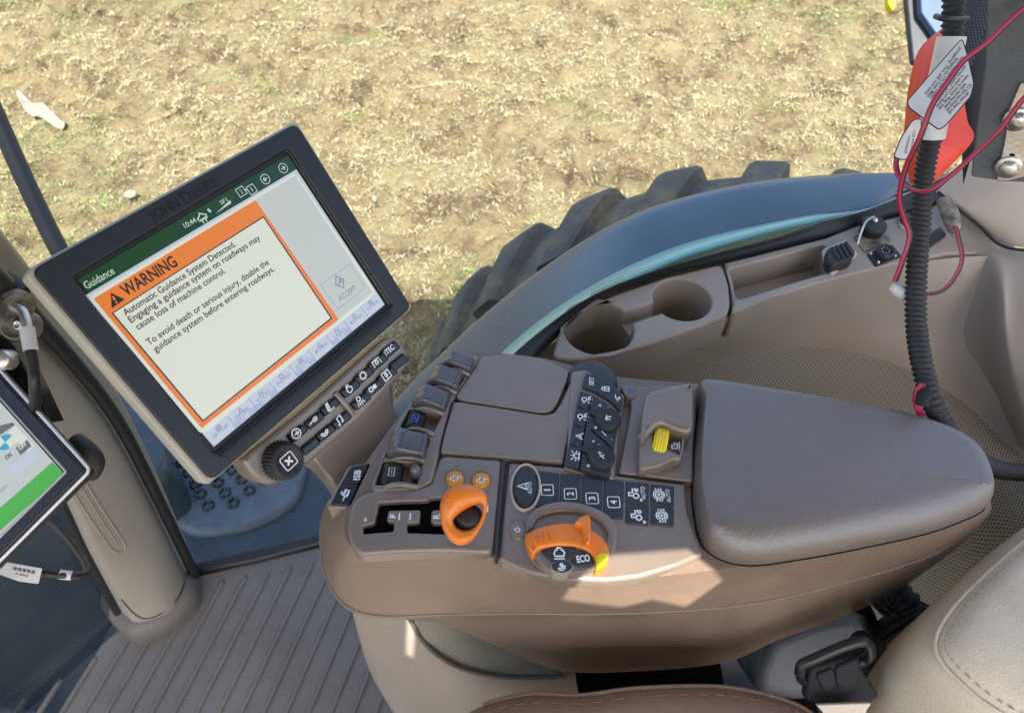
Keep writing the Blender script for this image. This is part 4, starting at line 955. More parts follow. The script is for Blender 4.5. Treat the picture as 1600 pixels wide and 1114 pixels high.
# dark key pad
def keypad():
    d8 = lambda L: [(780+x/2.932, 540+y/2.932) for x, y in L]; pl = ZP(0); q = ZP(.675)
    # ribbed wheel
    c = ZP(.665).loc(925, 595); mb = MB(); R = .0300
    mb.lathe(pl, c, [(R-.003, .640), (R, .643), (R, .660), (R-.0010, .6655), (R-.0035, .6695), (R-.008, .6706), (R-.012, .6706), (.002, .6706)], M['ribw'], 150, rmod=lambda k, r, z: (1.0 if r < R-.008 else (1.02 if k % 5 < 3 else .94))); mb.build('ribbed_wheel', con)
    up = d8([(397, 122), (440, 132), (500, 165), (545, 200), (570, 240), (556, 302), (520, 262), (460, 222), (415, 200), (378, 188)])
    lo = d8([(370, 206), (420, 222), (480, 255), (530, 292), (556, 315), (535, 420), (508, 598), (420, 578), (302, 546), (330, 400)])
    mb = MB(); mb.plate(pl, rc(PX(q, up), .002), .66, .675, .0012, M['key']); a = mb.build('upper_keypad', con)
    mb = MB(); mb.plate(pl, rc(PX(q, lo), .002), .66, .675, .0012, M['key']); b = mb.build('lower_keypad', con)
    p = ZP(.675)
    def L(x, y): return p.loc(780+x/2.932, 540+y/2.932)
    mb = MB(); mb.text(p, 'SET', L(432, 182), L(434, 145), .0052, .0003, M['white'], .015)
    mb.icon(p, L(488, 198), (.15, 1), .012, [('c', (-.5, -.6), (.5, -.6), (.5, .2), (-.5, .2)), [(-.3, .2), (-.3, .7), (.3, .7), (.3, .2)], [(0, -.6), (0, .2)]], .0003, M['white'], .10)
    mb.icon(p, L(538, 240), (.3, 1), .010, [[(-.8, -.5), (0, .2), (.8, .5)], ('f', (-.2, -.8), (.4, -.8), (.4, -.3), (-.2, -.3))], .0003, M['white'], .12); mb.build('keypad_lettering', a)
    mb = MB()
    lamp = [('c', *[(.42*math.cos(t)-.0, .5+.42*math.sin(t)) for t in np.arange(12)*PI/6]), [(-.5, -.1), (-.8, -.8)], [(0, -.1), (0, -.9)], [(.5, -.1), (.8, -.8)], [(-.9, .5), (-.6, .5)], [(.25, -.1), (.4, -.9)]]
    for x, y, ic in ((403, 248, lamp), (385, 326, lamp), (371, 415, [('c', (-.7, -.6), (.7, -.6), (0, .7)), ('f', (-.12, -.3), (.12, -.3), (.12, .2), (-.12, .2))]), (352, 505, [[(-.4, -.4), (-.4, .3), (.4, .3), (.4, -.4)], [(0, .4), (0, .9)], [(.5, .5), (.9, .8)], [(-.5, .5), (-.9, .8)], [(-.8, -.5), (.8, -.5)], [(.6, 0), (1, 0)], [(-.6, 0), (-1, 0)]])):
        mb.icon(p, L(x, y), (.15, 1), .013, ic, .0003, M['white'], .10)
    for x, y, t in ((465, 274, '+'), (446, 375, '+'), (412, 550, '+'), (528, 328, '-'), (509, 430, '-')): cc = L(x, y); mb.text(p, t, cc+Vector((.002, -.0022)), cc+Vector((.002, .0022)), .0055 if t == '+' else .002, .0003, M['white'], .02)
    mb.stroke(p, [L(470, 392), L(490, 414)], .0010, .0003, M['white'])
    mb.icon(p, L(498, 294), (.15, 1), .007, [[(-1, 0), (1, 0)], [(0, -1), (0, 1)], [(-.7, -.7), (.7, .7)], [(-.7, .7), (.7, -.7)]], .0003, M['white'], .14)
    mb.icon(p, L(466, 462), (.15, 1), .008, [[(-.6, -.6), (-.6, .6), (.5, .8), (.5, -.4)], ('f', (-.9, -.8), (-.5, -.8), (-.5, -.5), (-.9, -.5)), ('f', (.2, -.6), (.6, -.6), (.6, -.3), (.2, -.3))], .0003, M['white'], .12)
    mb.icon(p, L(500, 488), (.15, 1), .004, [('f', (-.8, -.8), (.8, 0), (-.8, .8))], .0003, M['white'], .14); mb.icon(p, L(432, 436), (.15, 1), .004, [('f', (-.8, -.8), (.8, 0), (-.8, .8))], .0003, M['white'], .14)
    mb.build('keypad_symbol', b)
    for pts in ([(345, 268), (352, 296), (400, 300), (404, 290)], [(352, 355), (350, 365), (392, 380), (396, 372)], [(335, 440), (332, 452), (374, 468), (378, 458)]):
        pass
    for x, y in ((378, 278), (362, 358), (345, 448)):
        mb = MB(); c0, c1 = L(x-22, y-5), L(x+22, y+10); mb.tube([pl.pt(*c0, .6752), pl.pt(*((c0+c1)/2), .6762), pl.pt(*c1, .6752)], .0017, M['key'], 8); mb.build('key_ridge', b)
    for pts in ([(425, 232), (390, 400), (368, 570)], [(420, 385), (515, 468)]):
        mb = MB(); mb.tube([pl.pt(*L(*s), .6748) for s in pts], .0009, M['void'], 6); mb.build('key_groove', b)
    for (x, y), ic in (((497, 343), 0), ((467, 515), 1)):
        mb = MB(); cc = L(x, y); mb.lathe(pl, cc, [(.0148, .6745), (.0145, .679), (.0132, .6805), (.0125, .680), (.001, .6798)], M['rubber'], 36); f = cc+Vector((-.0148, .004))
        mb.tube([pl.pt(*cc, .677), pl.pt(cc.x-.012, cc.y+.006, .677), pl.pt(cc.x-.0205, cc.y+.0115, .676)], .0024, M['rubber'], 8)
        k = mb.build('small_dial', con); mb = MB(); s = ZP(.6806)
        mb.icon(s, cc, (.15, 1), .011, [[(-.5, -.5), (-.1, .5)], [(.3, -.6), (.1, .5), (.6, .3)], [(-.7, .1), (-.3, .6)]] if ic == 0 else [[(-.7, -.5), (.1, .3)], [(.1, -.5), (-.3, .4)], [(.5, 0), (.5, .7)], [(.2, .5), (.8, .5)]], .0002, M['white'], .12); mb.build('dial_symbol', k)
    c = ZP(.669).loc(985, 611); mb = MB(); mb.icon(ZP(.669), c, (.1, 1), .012, [('c', (-.6, -.6), (.3, -.6), (0, .6)), [(.3, -.4), (.8, .5)]], .0004, M['blue'], .10); mb.build('blue_symbol', con)
keypad()
def rearpod():
    pl = ZP(0); d8 = lambda L: [(780+x/2.932, 540+y/2.932) for x, y in L]
    q = ZP(.690); blk = d8([(668, 232), (690, 205), (760, 185), (880, 162), (893, 172), (892, 370), (880, 392), (835, 388), (745, 350), (722, 362), (650, 438), (645, 420), (655, 300)])
    mb = MB(); mb.plate(pl, dens(rc(PX(q, blk), .005), .008), .655, .690, .006, M['brown'], seg=4); mb.build('raised_rest', con)
    q = ZP(.680); pod = d8([(642, 448), (722, 368), (742, 352), (850, 398), (852, 450), (838, 520), (800, 520), (745, 548), (660, 566), (640, 560)])
    mb = MB(); hol = d8([(712, 385), (735, 362), (770, 372), (842, 408), (830, 500), (786, 478), (735, 458), (708, 462)])
    mb.plate(pl, dens(rc(PX(q, pod), .003), .008), .655, .680, .003, M['brown'], holes=[rc(PX(q, hol), .003)], hz=.662, floor=M['void'], rh=.002); mb.build('wheel_pod', con)
    q = ZP(.686); mb = MB(); a = q.loc(1025, 690); b = q.loc(1043, 694); A = Vector((*q.loc(1023, 679), .672)); B = Vector((*q.loc(1045, 684), .672)); ax = (B-A).normalized(); w = Pl((A+B)/2, Vector((0, 0, 1)), ax.cross(Vector((0, 0, 1))))
    L = (B-A).length/2; R = .0145
    nn = 60; rs = []
    for i in range(25):
        t = -1+2*i/24; rr = R*(1-.18*abs(t)**6) * (1+ .04*math.cos(i*PI/2.4)); cxx = (A+B)/2+ax*L*t
        side = ax.cross(Vector((0, 0, 1))).normalized()
        rs.append([cxx+side*(rr*1.35*math.cos(2*PI*k/nn))+Vector((0, 0, rr*math.sin(2*PI*k/nn))) for k in range(nn)])
    mb.rings(rs, M['yellow'], True, True, True); mb.build('yellow_wheel', con)
    mb = MB(); p = ZP(.681); mb.icon(p, p.loc(1054, 697), (.1, 1), .011, [('c', (-.6, -.5), (.6, -.5), (.6, .1), (0, .1), (0, .6), (-.6, .6)), [(-1, -.9), (1, -.9)]], .001, M['greyp'], .12); mb.build('pod_symbol', con)
    # curved score line in the deck
    mb = MB(); s = ZP(.6622); P = cr(PX(s, [(1010, 622), (996, 635), (987, 655), (990, 676), (1000, 690)]), 6, False); mb.stroke(s, P, .0009, .0002, M['void']); mb.build('deck_score', con)
rearpod()
mb = MB(); mb.tube([p+(p-Vector((.15, .45, p.z))).normalized()*.0004 for p in R_C[:NS]], .0014, M['brown_side'], 6, 5); mb.build('highlight_bead', con)  # bead added along the crease to give it a thin edge highlight
# score line low on the console side, and a small drain slot
mb = MB(); L = [(788, 872, .646), (800, 885, .636), (818, 900, .622), (832, 913, .612)]
mb.tube([W(u, v, z)+Vector((0, -.001, 0)) for u, v, z in L], .0009, M['void'], 6); mb.build('side_score', con)

# ================================================================ BIG MONITOR
SQ = [(121, 437), (450, 243), (601, 476), (334, 698)]
def pose(c, wid):
    d = [ray(u, v) for u, v in c]
    A = np.array([d[1], -d[2], d[3]]).T; s = np.linalg.solve(A, np.array(d[0]))
    P = [np.array(d[0]), s[0]*np.array(d[1]), s[1]*np.array(d[2]), s[2]*np.array(d[3])]
    k = wid/np.linalg.norm(P[1]-P[0]); P = [Vector(p*k)+CAM for p in P]
    return Pl((P[0]+P[2])/2, P[1]-P[0], P[0]-P[3]), P
D, _ = pose(SQ, .21)
mon = thing('monitor', tuple(D.pt(0, -.02, -.05)), 'large tilted touch monitor showing an orange and white warning page, on a brown arm', 'monitor')
def monitor():
    f = D.up(.004)
    face = PX(f, [(46, 424), (461, 194), (641, 481), (328, 752)])
    mb = MB(); back = [p*1.0 for p in face]
    hous = PX(f, [(38, 430), (50, 417), (459, 191), (466, 193), (643, 480), (641, 485), (328, 756), (319, 756)])
    c = sum(hous, Vector((0, 0)))/len(hous)
    mb.plate(f, rc(hous, .010, 6), -.012, .0005, .0025, M['beige'], seg=4, holes=[rc(PX(f, [(112, 435), (450, 234), (611, 478), (335, 711)]), .004)], rh=.0005)
    hous = hous
    hb = [p+Vector((-.004, -.004)) for p in hous]
    rs = []
    H = clean(rc(hous, .010, 6)); H = H if area(H) > 0 else H[::-1]
    for dd, z in ((.0, -.012), (.0, -.013), (.001, -.020), (.008, -.028), (.02, -.034)): q = offs(H, dd); rs.append([f.pt(a.x, a.y, z) for a in q])
    mb.rings(rs[::-1], M['beige'], cap0=True); mb.build('housing', mon)
    # bezel with recessed screen opening
    op = PX(D, [(115, 437), (452, 237), (607, 478), (335, 706)])
    mb = MB(); mb.plate(f, rc(face, .008, 5), -.002, .0030, .0012, M['bezel'], holes=[rc(PX(f, [(112, 435), (450, 234), (611, 478), (335, 711)]), .004)], hz=-.003, rh=.0022, floor=M['gasket']); mb.build('bezel', mon)
    mb = MB(); p = f.up(.0031)
    g = PX(p, [(345, 709), (352, 716), (612, 494), (606, 488)]); mb.plate(p, rc(g, .001), 0, .0012, .0005, M['gasket'])
    a = p.loc(344, 712); b = p.loc(609, 489); mb.tube([p.pt(*a, .001), p.pt(*((a+b)/2), .001), p.pt(*b, .001)], .0014, M['gasket'], 8)
    mb.build('slot_cover', mon)
    mb = MB(); mb.text(p, 'JOHN', p.loc(240, 347), p.loc(284, 322), .0080, .0002, M['emboss'], .012); mb.text(p, 'D', p.loc(291, 320), p.loc(303, 313), .0105, .0002, M['emboss'], .012); mb.text(p, 'EERE', p.loc(306, 310), p.loc(344, 288), .0080, .0002, M['emboss'], .012); mb.build('embossed_name', mon)
    # screen page
    s = D.up(.002); page = MB()
    class Q: pass
    def poly(px, m, z, r=0):
        P = PX(s, px); P = rc(P, r, 4) if r else P; page.flat(s, P, z, m)
    poly(SQ, SCR['green'], .0)
    poly([(121, 437), (450, 243), (456, 252), (129, 447)], SCR['green'], .0001)
    poly([(133, 462), (463, 265), (601, 476), (334, 698)], SCR['lav2'], .0001)
    poly([(278, 372), (281, 360), (363, 311), (372, 309), (376, 314), (370, 318)], SCR['dgreen'], .00012, .002)
    poly([(366, 296), (450, 243), (463, 265), (376, 317)], SCR['dgreen'], .00011)
    poly([(138, 465), (461, 270), (586, 455), (585, 461), (321, 676), (312, 676)], SCR['white'], .0002, .004)
    poly([(399, 312), (461, 275), (582, 457), (529, 499)], SCR['grey'], .00025, .001)
    poly([(146, 467), (399, 313), (529, 499), (315, 669)], SCR['orange'], .0003, .001)
    poly([(174, 489.5), (411.5, 338), (519, 497.5), (316.5, 659)], SCR['ink'], .0004)
    poly([(177, 489.5), (411, 340.5), (516, 497), (317, 656)], SCR['white'], .0005)
    # warning triangle
    poly([(172.7, 457.5), (194.5, 468), (174.2, 482)], SCR['ink'], .0006)
    page.stroke(s, PX(s, [(175.6, 463.5), (179.3, 469.3)]), .0016, .0007, SCR['orange']); page.flat(s, circ(s.loc(181.4, 472.6), .0009, 10), .0007, SCR['orange'])
    def line(t, a, b, h, m=SCR['ink'], bold=.013, z=.0007): page.text(s, t, s.loc(*a), s.loc(*b), h, z, m, bold)
    line('WARNING', (197, 464), (278.5, 414.5), .0090, bold=.02)
    bt = .0050
    line('Automatic Guidance System Detected.', (196, 494), (368.5, 384.5), bt)
    line('Engaging a guidance system on roadways may', (204.5, 505), (407, 374.5), bt)
    line('cause loss of machine control.', (215.5, 516), (353, 426), bt)
    line('To avoid death or serious injury, disable the', (232.5, 540), (420.5, 412.5), bt)
    line('guidance system before entering roadways.', (243, 551), (429, 423), bt)
    W_ = SCR['print']
    line('Guidance', (135.5, 452.5), (180, 427), .0055, W_, .01); line('10:44', (289.5, 357.5), (307.5, 347), .0042, W_, .01)
    page.icon(s, s.loc(316, 341), (1, 0), .0105, [('c', (-.7, -.2), (-.8, .2), (-.4, .4), (0, .8), (.45, .4), (.8, .2), (.7, -.2)), [(-.3, 0), (-.3, -.8)], [(.3, -.8), (.3, 0)]], .0006, W_, .11)
    page.stroke(s, PX(s, [(324, 327), (329, 332)]), .002, .0006, W_)
    poly([(337, 334), (361, 318), (359, 313)], W_, .0006); line('SF1', (345.5, 320.5), (355.5, 314.5), .0032, W_, .01)
    for u, v, t in ((376.5, 300, '2'), (393, 296.5, '1')):
        c = s.loc(u, v); page.stroke(s, [c+Vector((x*.0036, y*.0036)) for x, y in ((-1, -1), (1, -1), (1, 1), (-1, 1))], .0007, .0006, W_, True); page.text(s, t, c+Vector((-.001, -.0018)), c+Vector((.001, -.0018)), .0036, .0006, W_)
    page.stroke(s, PX(s, [(382, 296), (388, 299)]), .0008, .0006, W_)
    for u, v, d in ((414, 280.5, -1), (442, 263.5, 1)):
        c = s.loc(u, v); page.stroke(s, circ(c, .0042, 20), .0007, .0006, W_, True); page.icon(s, c, (1, 0), .006, [[(-.7*d, 0), (.6*d, 0)], [(0, .6), (.6*d, 0), (0, -.6)]], .0006, W_, .16)
    poly([(500, 446), (546, 412), (571, 450), (527.5, 484)], SCR['line'], .0006, .002); poly([(500.8, 446), (546, 413), (570, 450), (527.5, 482.8)], SCR['grey'], .0007, .002)
    page.icon(s, s.loc(530, 441), (1, 0), .0125, [('c', (0, -1), (.8, 0), (0, 1), (-.8, 0)), [(-.5, -.3), (.35, .2)], [(-.05, .35), (.4, .2), (.2, -.3)]], .0009, SCR['line'], .11); line('ACCEPT', (530.5, 471.5), (557, 452.5), .0048, SCR['line'], .02, .0009)
    # bottom tab row
    names = ['SETUP', 'WORK', 'AUTOTRAC', 'GUIDANCE', 'SECTION CTL', 'IMPLEMENT', 'TASKS', 'MANAGER', 'LAYER']
    a0 = s.loc(320, 679); a1 = s.loc(588, 459); b0 = s.loc(334, 697); b1 = s.loc(601, 476); n = 9
    for k in range(n):
        t0, t1 = k/n, (k+1)/n; p0, p1 = a0.lerp(a1, t0), a0.lerp(a1, t1); q0, q1 = b0.lerp(b1, t0), b0.lerp(b1, t1)
        if k: page.stroke(s, [p0, q0], .0006, .0005, SCR['lavd'])
        if k in (1, 2, 4, 6): page.flat(s, [p0.lerp(q0, .62), p1.lerp(q1, .62), q1, q0], .0004, SCR['lav'])
        m0 = p0.lerp(q0, .58); m1 = p1.lerp(q1, .58); page.text(s, names[k], m0.lerp(m1, .16), m0.lerp(m1, .84), .0028, .0006, SCR['lavd'], .01)
        if k in (1, 2, 4, 6): m0 = p0.lerp(q0, .93); m1 = p1.lerp(q1, .93); page.text(s, 'OFF', m0.lerp(m1, .35), m0.lerp(m1, .68), .0030, .0007, SCR['white'], .01)
        c = (p0.lerp(q0, .22)+p1.lerp(q1, .22))/2
        page.icon(s, c, (1, 0), .006, [[[(-.9, .5), (.9, .5)], [(-.9, 0), (.9, 0)], [(-.9, -.5), (.9, -.5)]], [('c', (-.6, -.6), (.6, -.6), (0, .6))], [[(-1, -.5), (-.4, .6), (.2, -.5), (.8, .6)]], [('c', *[(.6*math.cos(t), .6*math.sin(t)) for t in np.arange(10)*PI/5])]][k % 4], .0006, SCR['lavd'], .16)
    page.build('screen_page', mon)
    # soft-key strip under the monitor
    d6 = lambda L: [(380+x/4.642, 520+y/4.642) for x, y in L]
    p = D.up(-.008)
    body = d6([(-20, 920), (40, 860), (420, 560), (1000, 45), (1040, 28), (1085, 32), (1150, 90), (1195, 190), (1165, 262), (860, 605), (450, 962), (265, 1080), (170, 1105), (60, 1050), (0, 960)])
    mb = MB(); P = clean(rc(PX(p, body), .006, 4)); mb.plate(p, P, -.022, .004, .004, M['brown'], seg=4, bottom=True); mb.build('key_strip', mon)
    q = p.up(.004)
    wv = Vector((124, -102))*.88; hv = Vector((43, 50))
    tops = [(385, 730), (508, 635), (620, 535), (768, 405), (868, 310), (968, 215), (1060, 125)]; bots = [(478, 820), (590, 725), (703, 635), (845, 495), (940, 400), (1038, 308), (1122, 215)]
    ring = lambda r, n=12, cx=0, cy=0: ('c', *[(cx+r*math.cos(t), cy+r*math.sin(t)) for t in np.arange(n)*2*PI/n])
    icons = {0: [ring(.85), [(-.4, 0), (.4, 0)], [(.05, .4), (.45, 0), (.05, -.4)]], 1: [ring(.35, 10, .4, .0), ('c', (0, -.2), (.8, -.2), (.8, .2), (0, .2)), [(-.8, -.1), (0, 0)], ('f', (-1, -.3), (-.7, -.3), (-.7, 0), (-1, 0))], 2: [('c', (-.5, -.6), (-.25, .8), (.1, .8), (-.1, -.6)), [(-.5, -.8), (.9, -.8)]],
             3: [ring(.6, 12, .0, -.15), [(-.5, .4), (-.2, .8), (.3, .7)]], 4: [ring(.6, 14), ]+[[(.62*math.cos(t), .62*math.sin(t)), (.9*math.cos(t), .9*math.sin(t))] for t in np.arange(10)*PI/5], 5: [[(-.9, -.6), (-.9, .6), (.9, .6), (.9, -.6)], ring(.35, 8, 0, 0)], 6: None,
             7: None, 8: [[(-.8, .2), (-.6, -.3), (0, -.55), (.6, -.3), (.8, .2), (.4, .2), (.3, -.1), (-.3, -.1), (-.4, .2), (-.8, .2)]], 9: [[(-.4, -.6), (-.4, .7), (.5, .9), (.5, -.4)], ('f', (-.8, -.8), (-.4, -.8), (-.4, -.4), (-.8, -.4)), ('f', (.1, -.6), (.5, -.6), (.5, -.2), (.1, -.2))],
             10: [ring(.42, 10, 0, .5), [(-.6, -.1), (-.8, -.8)], [(-.2, -.1), (-.25, -.9)], [(.2, -.1), (.25, -.9)], [(.6, -.1), (.8, -.8)]], 11: [ring(.4, 8, -.5, 0), ('f', (.1, -.4), (.9, -.4), (.9, .4), (.1, .4))]+[[(-.5+.4*math.cos(t), .4*math.sin(t)), (-.5+.65*math.cos(t), .65*math.sin(t))] for t in np.arange(6)*PI/3], 12: [('c', (-.9, -.8), (.9, -.8), (.9, .8), (-.9, .8)), ring(.25, 8, 0, .3), [(0, 0), (0, -.6)], [(-.4, -.1), (.4, -.1)]], 13: None}
    for i, (x, y) in enumerate(tops+bots):
        c = Vector((x, y)); sc = .93 if i in (6, 13) else 1
        px = [c-wv*.5*sc-hv*.5, c+wv*.5*sc-hv*.5, c+wv*.5*sc+hv*.5, c-wv*.5*sc+hv*.5]
        mb = MB(); mb.plate(q, rc(PX(q, d6(px)), .0012), -.001, .0042, .0018, M['keyg'], seg=4); k = mb.build('soft_key', mon); s2 = q.up(.0043); cc = s2.loc(380+x/4.642, 520+y/4.642)
        if icons[i % 14]: mb = MB(); mb.icon(s2, cc, (1, 0), .0100, icons[i], .0002, M['white'], .11); mb.build('key_symbol', k)
        if i == 6: mb = MB(); mb.text(s2, 'iTEC', cc+Vector((-.0062, -.0022)), cc+Vector((.0062, -.0022)), .0052, .0002, M['white'], .02); mb.build('key_symbol', k)
    r0 = q.loc(380+665/4.642, 520+440/4.642); r1 = q.loc(380+795/4.642, 520+600/4.642); mb = MB(); mb.tube([q.pt(*r0, 0), q.pt(*r0.lerp(r1, .5), .002), q.pt(*r1, 0)], .003, M['brown'], 10); mb.build('strip_ridge', mon)
    # rotary X knob, standing proud of the strip
    n0 = q.loc(380+272/4.642, 520+925/4.642); R = .0165
    mb = MB(); mb.lathe(q, n0, [(R+.001, 0), (R, .002), (R-.0010, .013), (R-.003, .0155), (R-.0045, .0160), (R-.005, .0150), (.001, .0150)], M['rubber'], 120, rmod=lambda k, r, z: 1.0 if (z > .0145 or r < R-.002) else (1.03 if k % 4 < 2 else .95)); kn = mb.build('rotary_knob', mon)
    mb = MB(); s2 = q.up(.0152); c = n0; mb.stroke(s2, rc([c+Vector((x*.0062, y*.0062)) for x, y in ((-1, -1), (1, -1), (1, 1), (-1, 1))], .002), .0009, .0002, M['white'], True); mb.icon(s2, c, (1, 0), .0068, [[(-.8, -.8), (.8, .8)], [(-.8, .8), (.8, -.8)]], .0002, M['white'], .26); mb.build('knob_symbol', kn)
    # carrying arm down to the console
    rows = [[(470, 690), (540, 632), (600, 585)], [(500, 712), (560, 665), (604, 634)], [(524, 742), (570, 705), (622, 668)], [(545, 765), (600, 730), (650, 700)]]
    dz = [.655, .635, .620, .60]
    top = [[W(u, v, z) for u, v in R] for R, z in zip(rows, dz)]
    A = []
    for R in top:
        R2 = [R[0]+Vector((-.012, -.004, -.03)), R[0]+Vector((-.008, -.004, -.004))]+R+[R[2]+Vector((.006, .006, -.004)), R[2]+Vector((.006, .006, -.03))]; A.append(R2)
    mb = MB(); mb.loft(A, M['brown'], 5, 5); mb.build('support_arm', mon)
monitor()

# ================================================================ SMALL LEFT MONITOR
def smallmon():
    # corner (145,735); edges run up-left and down-left
    o = T(145, 735, .62); ex = (T(0, 880, .60)-o); ey = (T(0, 575, .66)-o)
    p = Pl(o, ex*-1, ey)            # x points right along the lower edge
    r = thing('small_monitor', tuple(o), 'smaller dusty monitor at the left edge with a green bar and ON OFF keys', 'monitor')
    c0 = p.loc(145, 735); lo = p.loc(0, 880); hi = p.loc(0, 575); dl = (lo-c0).normalized(); dh = (hi-c0).normalized()
    w, h = .30, .21
    P = [c0, c0+dh*h, c0+dh*h+dl*w, c0+dl*w]
    mb = MB(); mb.plate(p, rc(P, .006), -.006, 0, .0015, M['rubber'], seg=3, bottom=True); mb.build('housing', r)
    mb = MB(); Q = clean(rc(P, .006)); Q = Q if area(Q) > 0 else Q[::-1]; q = offs(Q, .001)
    mb.tube([p.pt(a.x, a.y, .0012) for a in q]+[p.pt(q[0].x, q[0].y, .0012)], .0014, M['white'], 6, 1); mb.build('edge_bead', r)
    k = .0165; I = [c0+dh*k+dl*k, c0+dh*(h-k)+dl*k, c0+dh*(h-k)+dl*(w-k), c0+dh*k+dl*(w-k)]
    mb = MB(); mb.plate(p, offs(Q, .0028), -.001, .004, .002, M['black'], holes=[rc(I, .002)], hz=-.0005, rh=.003, floor=M['gasket'])
    J = offs(I if area(I) > 0 else I[::-1], -.002)
    mb.tube([p.pt(a.x, a.y, .0042) for a in J]+[p.pt(J[0].x, J[0].y, .0042)], .0012, M['greyp'], 6, 1); mb.build('bezel', r)
    s = p.up(.0008); pg = MB()
    def po(px, m, z): pg.flat(s, PX(s, px), z, m)
    E = offs(I if area(I) > 0 else I[::-1], .0015); pg.flat(s, E, .0, SCR['grey'])
    po([(82, 722), (101, 741), (-60, 882), (-79, 863)], SCR['lgreen'], .0004)
    po([(-60, 560), (25, 650), (22, 668), (-60, 730)], SCR['dgrey'], .0003) if False else None
    po([(24, 664), (54, 697), (44, 706), (29, 690), (4, 706), (0, 690)], SCR['white'], .0003)
    po([(0, 665), (20, 660), (24, 664), (0, 680)], SCR['dgrey'], .0004)
    c = s.loc(9, 691); pg.flat(s, circ(c, .0075, 28), .0005, SCR['white']);
    for a0 in (0, PI): pg.flat(s, [c]+[c+Vector((math.cos(a), math.sin(a)))*.0072 for a in np.linspace(a0, a0+PI/2, 10)], .0006, SCR['cyan'])
    po([(25, 700), (43, 687), (50, 697), (33, 711)], SCR['dgrey'], .0005); pg.text(s, 'OFF', s.loc(32, 704), s.loc(43, 695.5), .0042, .0007, SCR['white'], .03)
    po([(2, 716), (22, 702), (31, 712), (11, 728)], SCR['grey'], .0005); pg.text(s, 'ON', s.loc(11, 719), s.loc(20, 712.5), .0042, .0007, SCR['ink'], .02)
    po([(12, 732), (52, 700), (64, 713), (25, 746)], SCR['lav2'], .0004)
    pg.text(s, 'ment', s.loc(0, 771), s.loc(14, 760), .0034, .0007, SCR['line'], .01)
    pg.build('screen_page', r)
    # clamp behind the corner
    mb = MB(); mb.tube([T(118, 690, .66), T(138, 706, .655), T(148, 722, .665), T(142, 738, .68)], .0085, M['rubber'], 14); mb.build('clamp', r)
smallmon()
def leftcables():
    T86 = lambda u, v, t: T(u, v, t*.87)
    r = thing('cable_plug', tuple(T86(20, 490, .75)), 'round metal cable connector with white sleeved black lead at the left edge', 'connector')
    p = Pl(T86(8, 470, .76), (T86(60, 440, .76)-T86(0, 480, .76)), (T86(8, 420, .75)-T86(8, 480, .76)))
    mb = MB(); 
    mb.tube([T86(-40, 470, .75), T86(-8, 462, .75), T86(14, 472, .74), T86(28, 482, .735)], .014, M['dirty'], 18, 5, rib=lambda i: 1.0+(.10 if i % 3 == 0 else -.04)); mb.build('plug_body', r)
    mb = MB(); mb.tube([T86(-40, 432, .76), T86(-6, 436, .755), T86(14, 446, .75), T86(30, 462, .75)], .011, M['rubber'], 14, 5); mb.build('upper_plug', r)
    q = Pl(T86(22, 508, .74), RT, UP); mb = MB(); mb.lathe(q, (0, 0), [(.013, -.02), (.013, .0), (.011, .001), (.0095, -.004), (.001, -.004)], M['dirty'], 28); mb.lathe(q, (.004, 0), [(.0045, -.004), (.0045, .002), (.0025, .003), (.0022, 0), (.001, 0)], M['steel'], 16); mb.build('round_connector', r)
    mb = MB(); mb.tube([T86(20, 478, .73), T86(34, 486, .728), T86(40, 500, .725), T86(43, 518, .722)], .0042, M['steel'], 12); mb.build('lead_end', r)
    mb = MB(); mb.tube([T86(42, 513, .722), T86(45, 530, .72), T86(48, 547, .718)], .0058, M['paper'], 14); mb.build('white_sleeve', r)
    mb = MB(); mb.tube([T86(47, 545, .72), T86(52, 570, .72), T86(54, 600, .72), T86(55, 640, .74)], .0046, M['wireb'], 12); mb.build('black_lead', r)
    mb = MB(); q = Pl(T86(2, 562, .70), RT, UP); mb.lathe(q, (0, 0), [(.0085, -.01), (.0085, .002), (.007, .004), (.001, .0045)], M['steel'], 20); mb.build('thumb_nut', r)
    mb = MB(); q = Pl(T86(20, 560, .80), RT, UP); mb.plate(q, PX(q, [(-40, 480), (22, 540), (52, 600), (80, 660), (20, 640), (-40, 600)]), -.02, 0, .002, M['black']); mb.build('mount_plate', r)
    r = thing('labelled_cable', tuple(T(60, 890, .72)), 'black cable with white barcode flag and sleeve under the small monitor', 'cable')
    mb = MB(); mb.tube([T(-60, 870, .70), T(0, 881, .70), T(55, 893, .71), T(110, 899, .72), T(134, 894, .75), T(128, 872, .80), T(96, 832, .86), T(70, 810, .9)], .0035, M['wireb'], 12); mb.build('lead', r)
    q = Pl(T(30, 893, .695), (T(70, 905, .70)-T(0, 884, .69)), UP); mb = MB()
    mb.plate(q, rc(PX(q, [(6, 877), (66, 888), (60, 912), (30, 908), (-4, 896)]), .001), -.0004, .0004, .0002, M['paper'])
    for k in range(16):
        a = q.loc(21+k*2.3, 884.5+k*.45); b = q.loc(20+k*2.3, 889.5+k*.45); mb.stroke(q, [a, b], .0004+.0004*(k % 3), .0006, M['gasket'])
    mb.text(q, 'A 40556', q.loc(24, 897), q.loc(44, 901), .0022, .0006, M['gasket'], .01); mb.build('barcode_flag', r)
    mb = MB(); mb.tube([T(92, 896.5, .716), T(101, 898, .718), T(112, 899, .72)], .0045, M['paper'], 12); mb.build('white_sleeve', r)
leftcables()

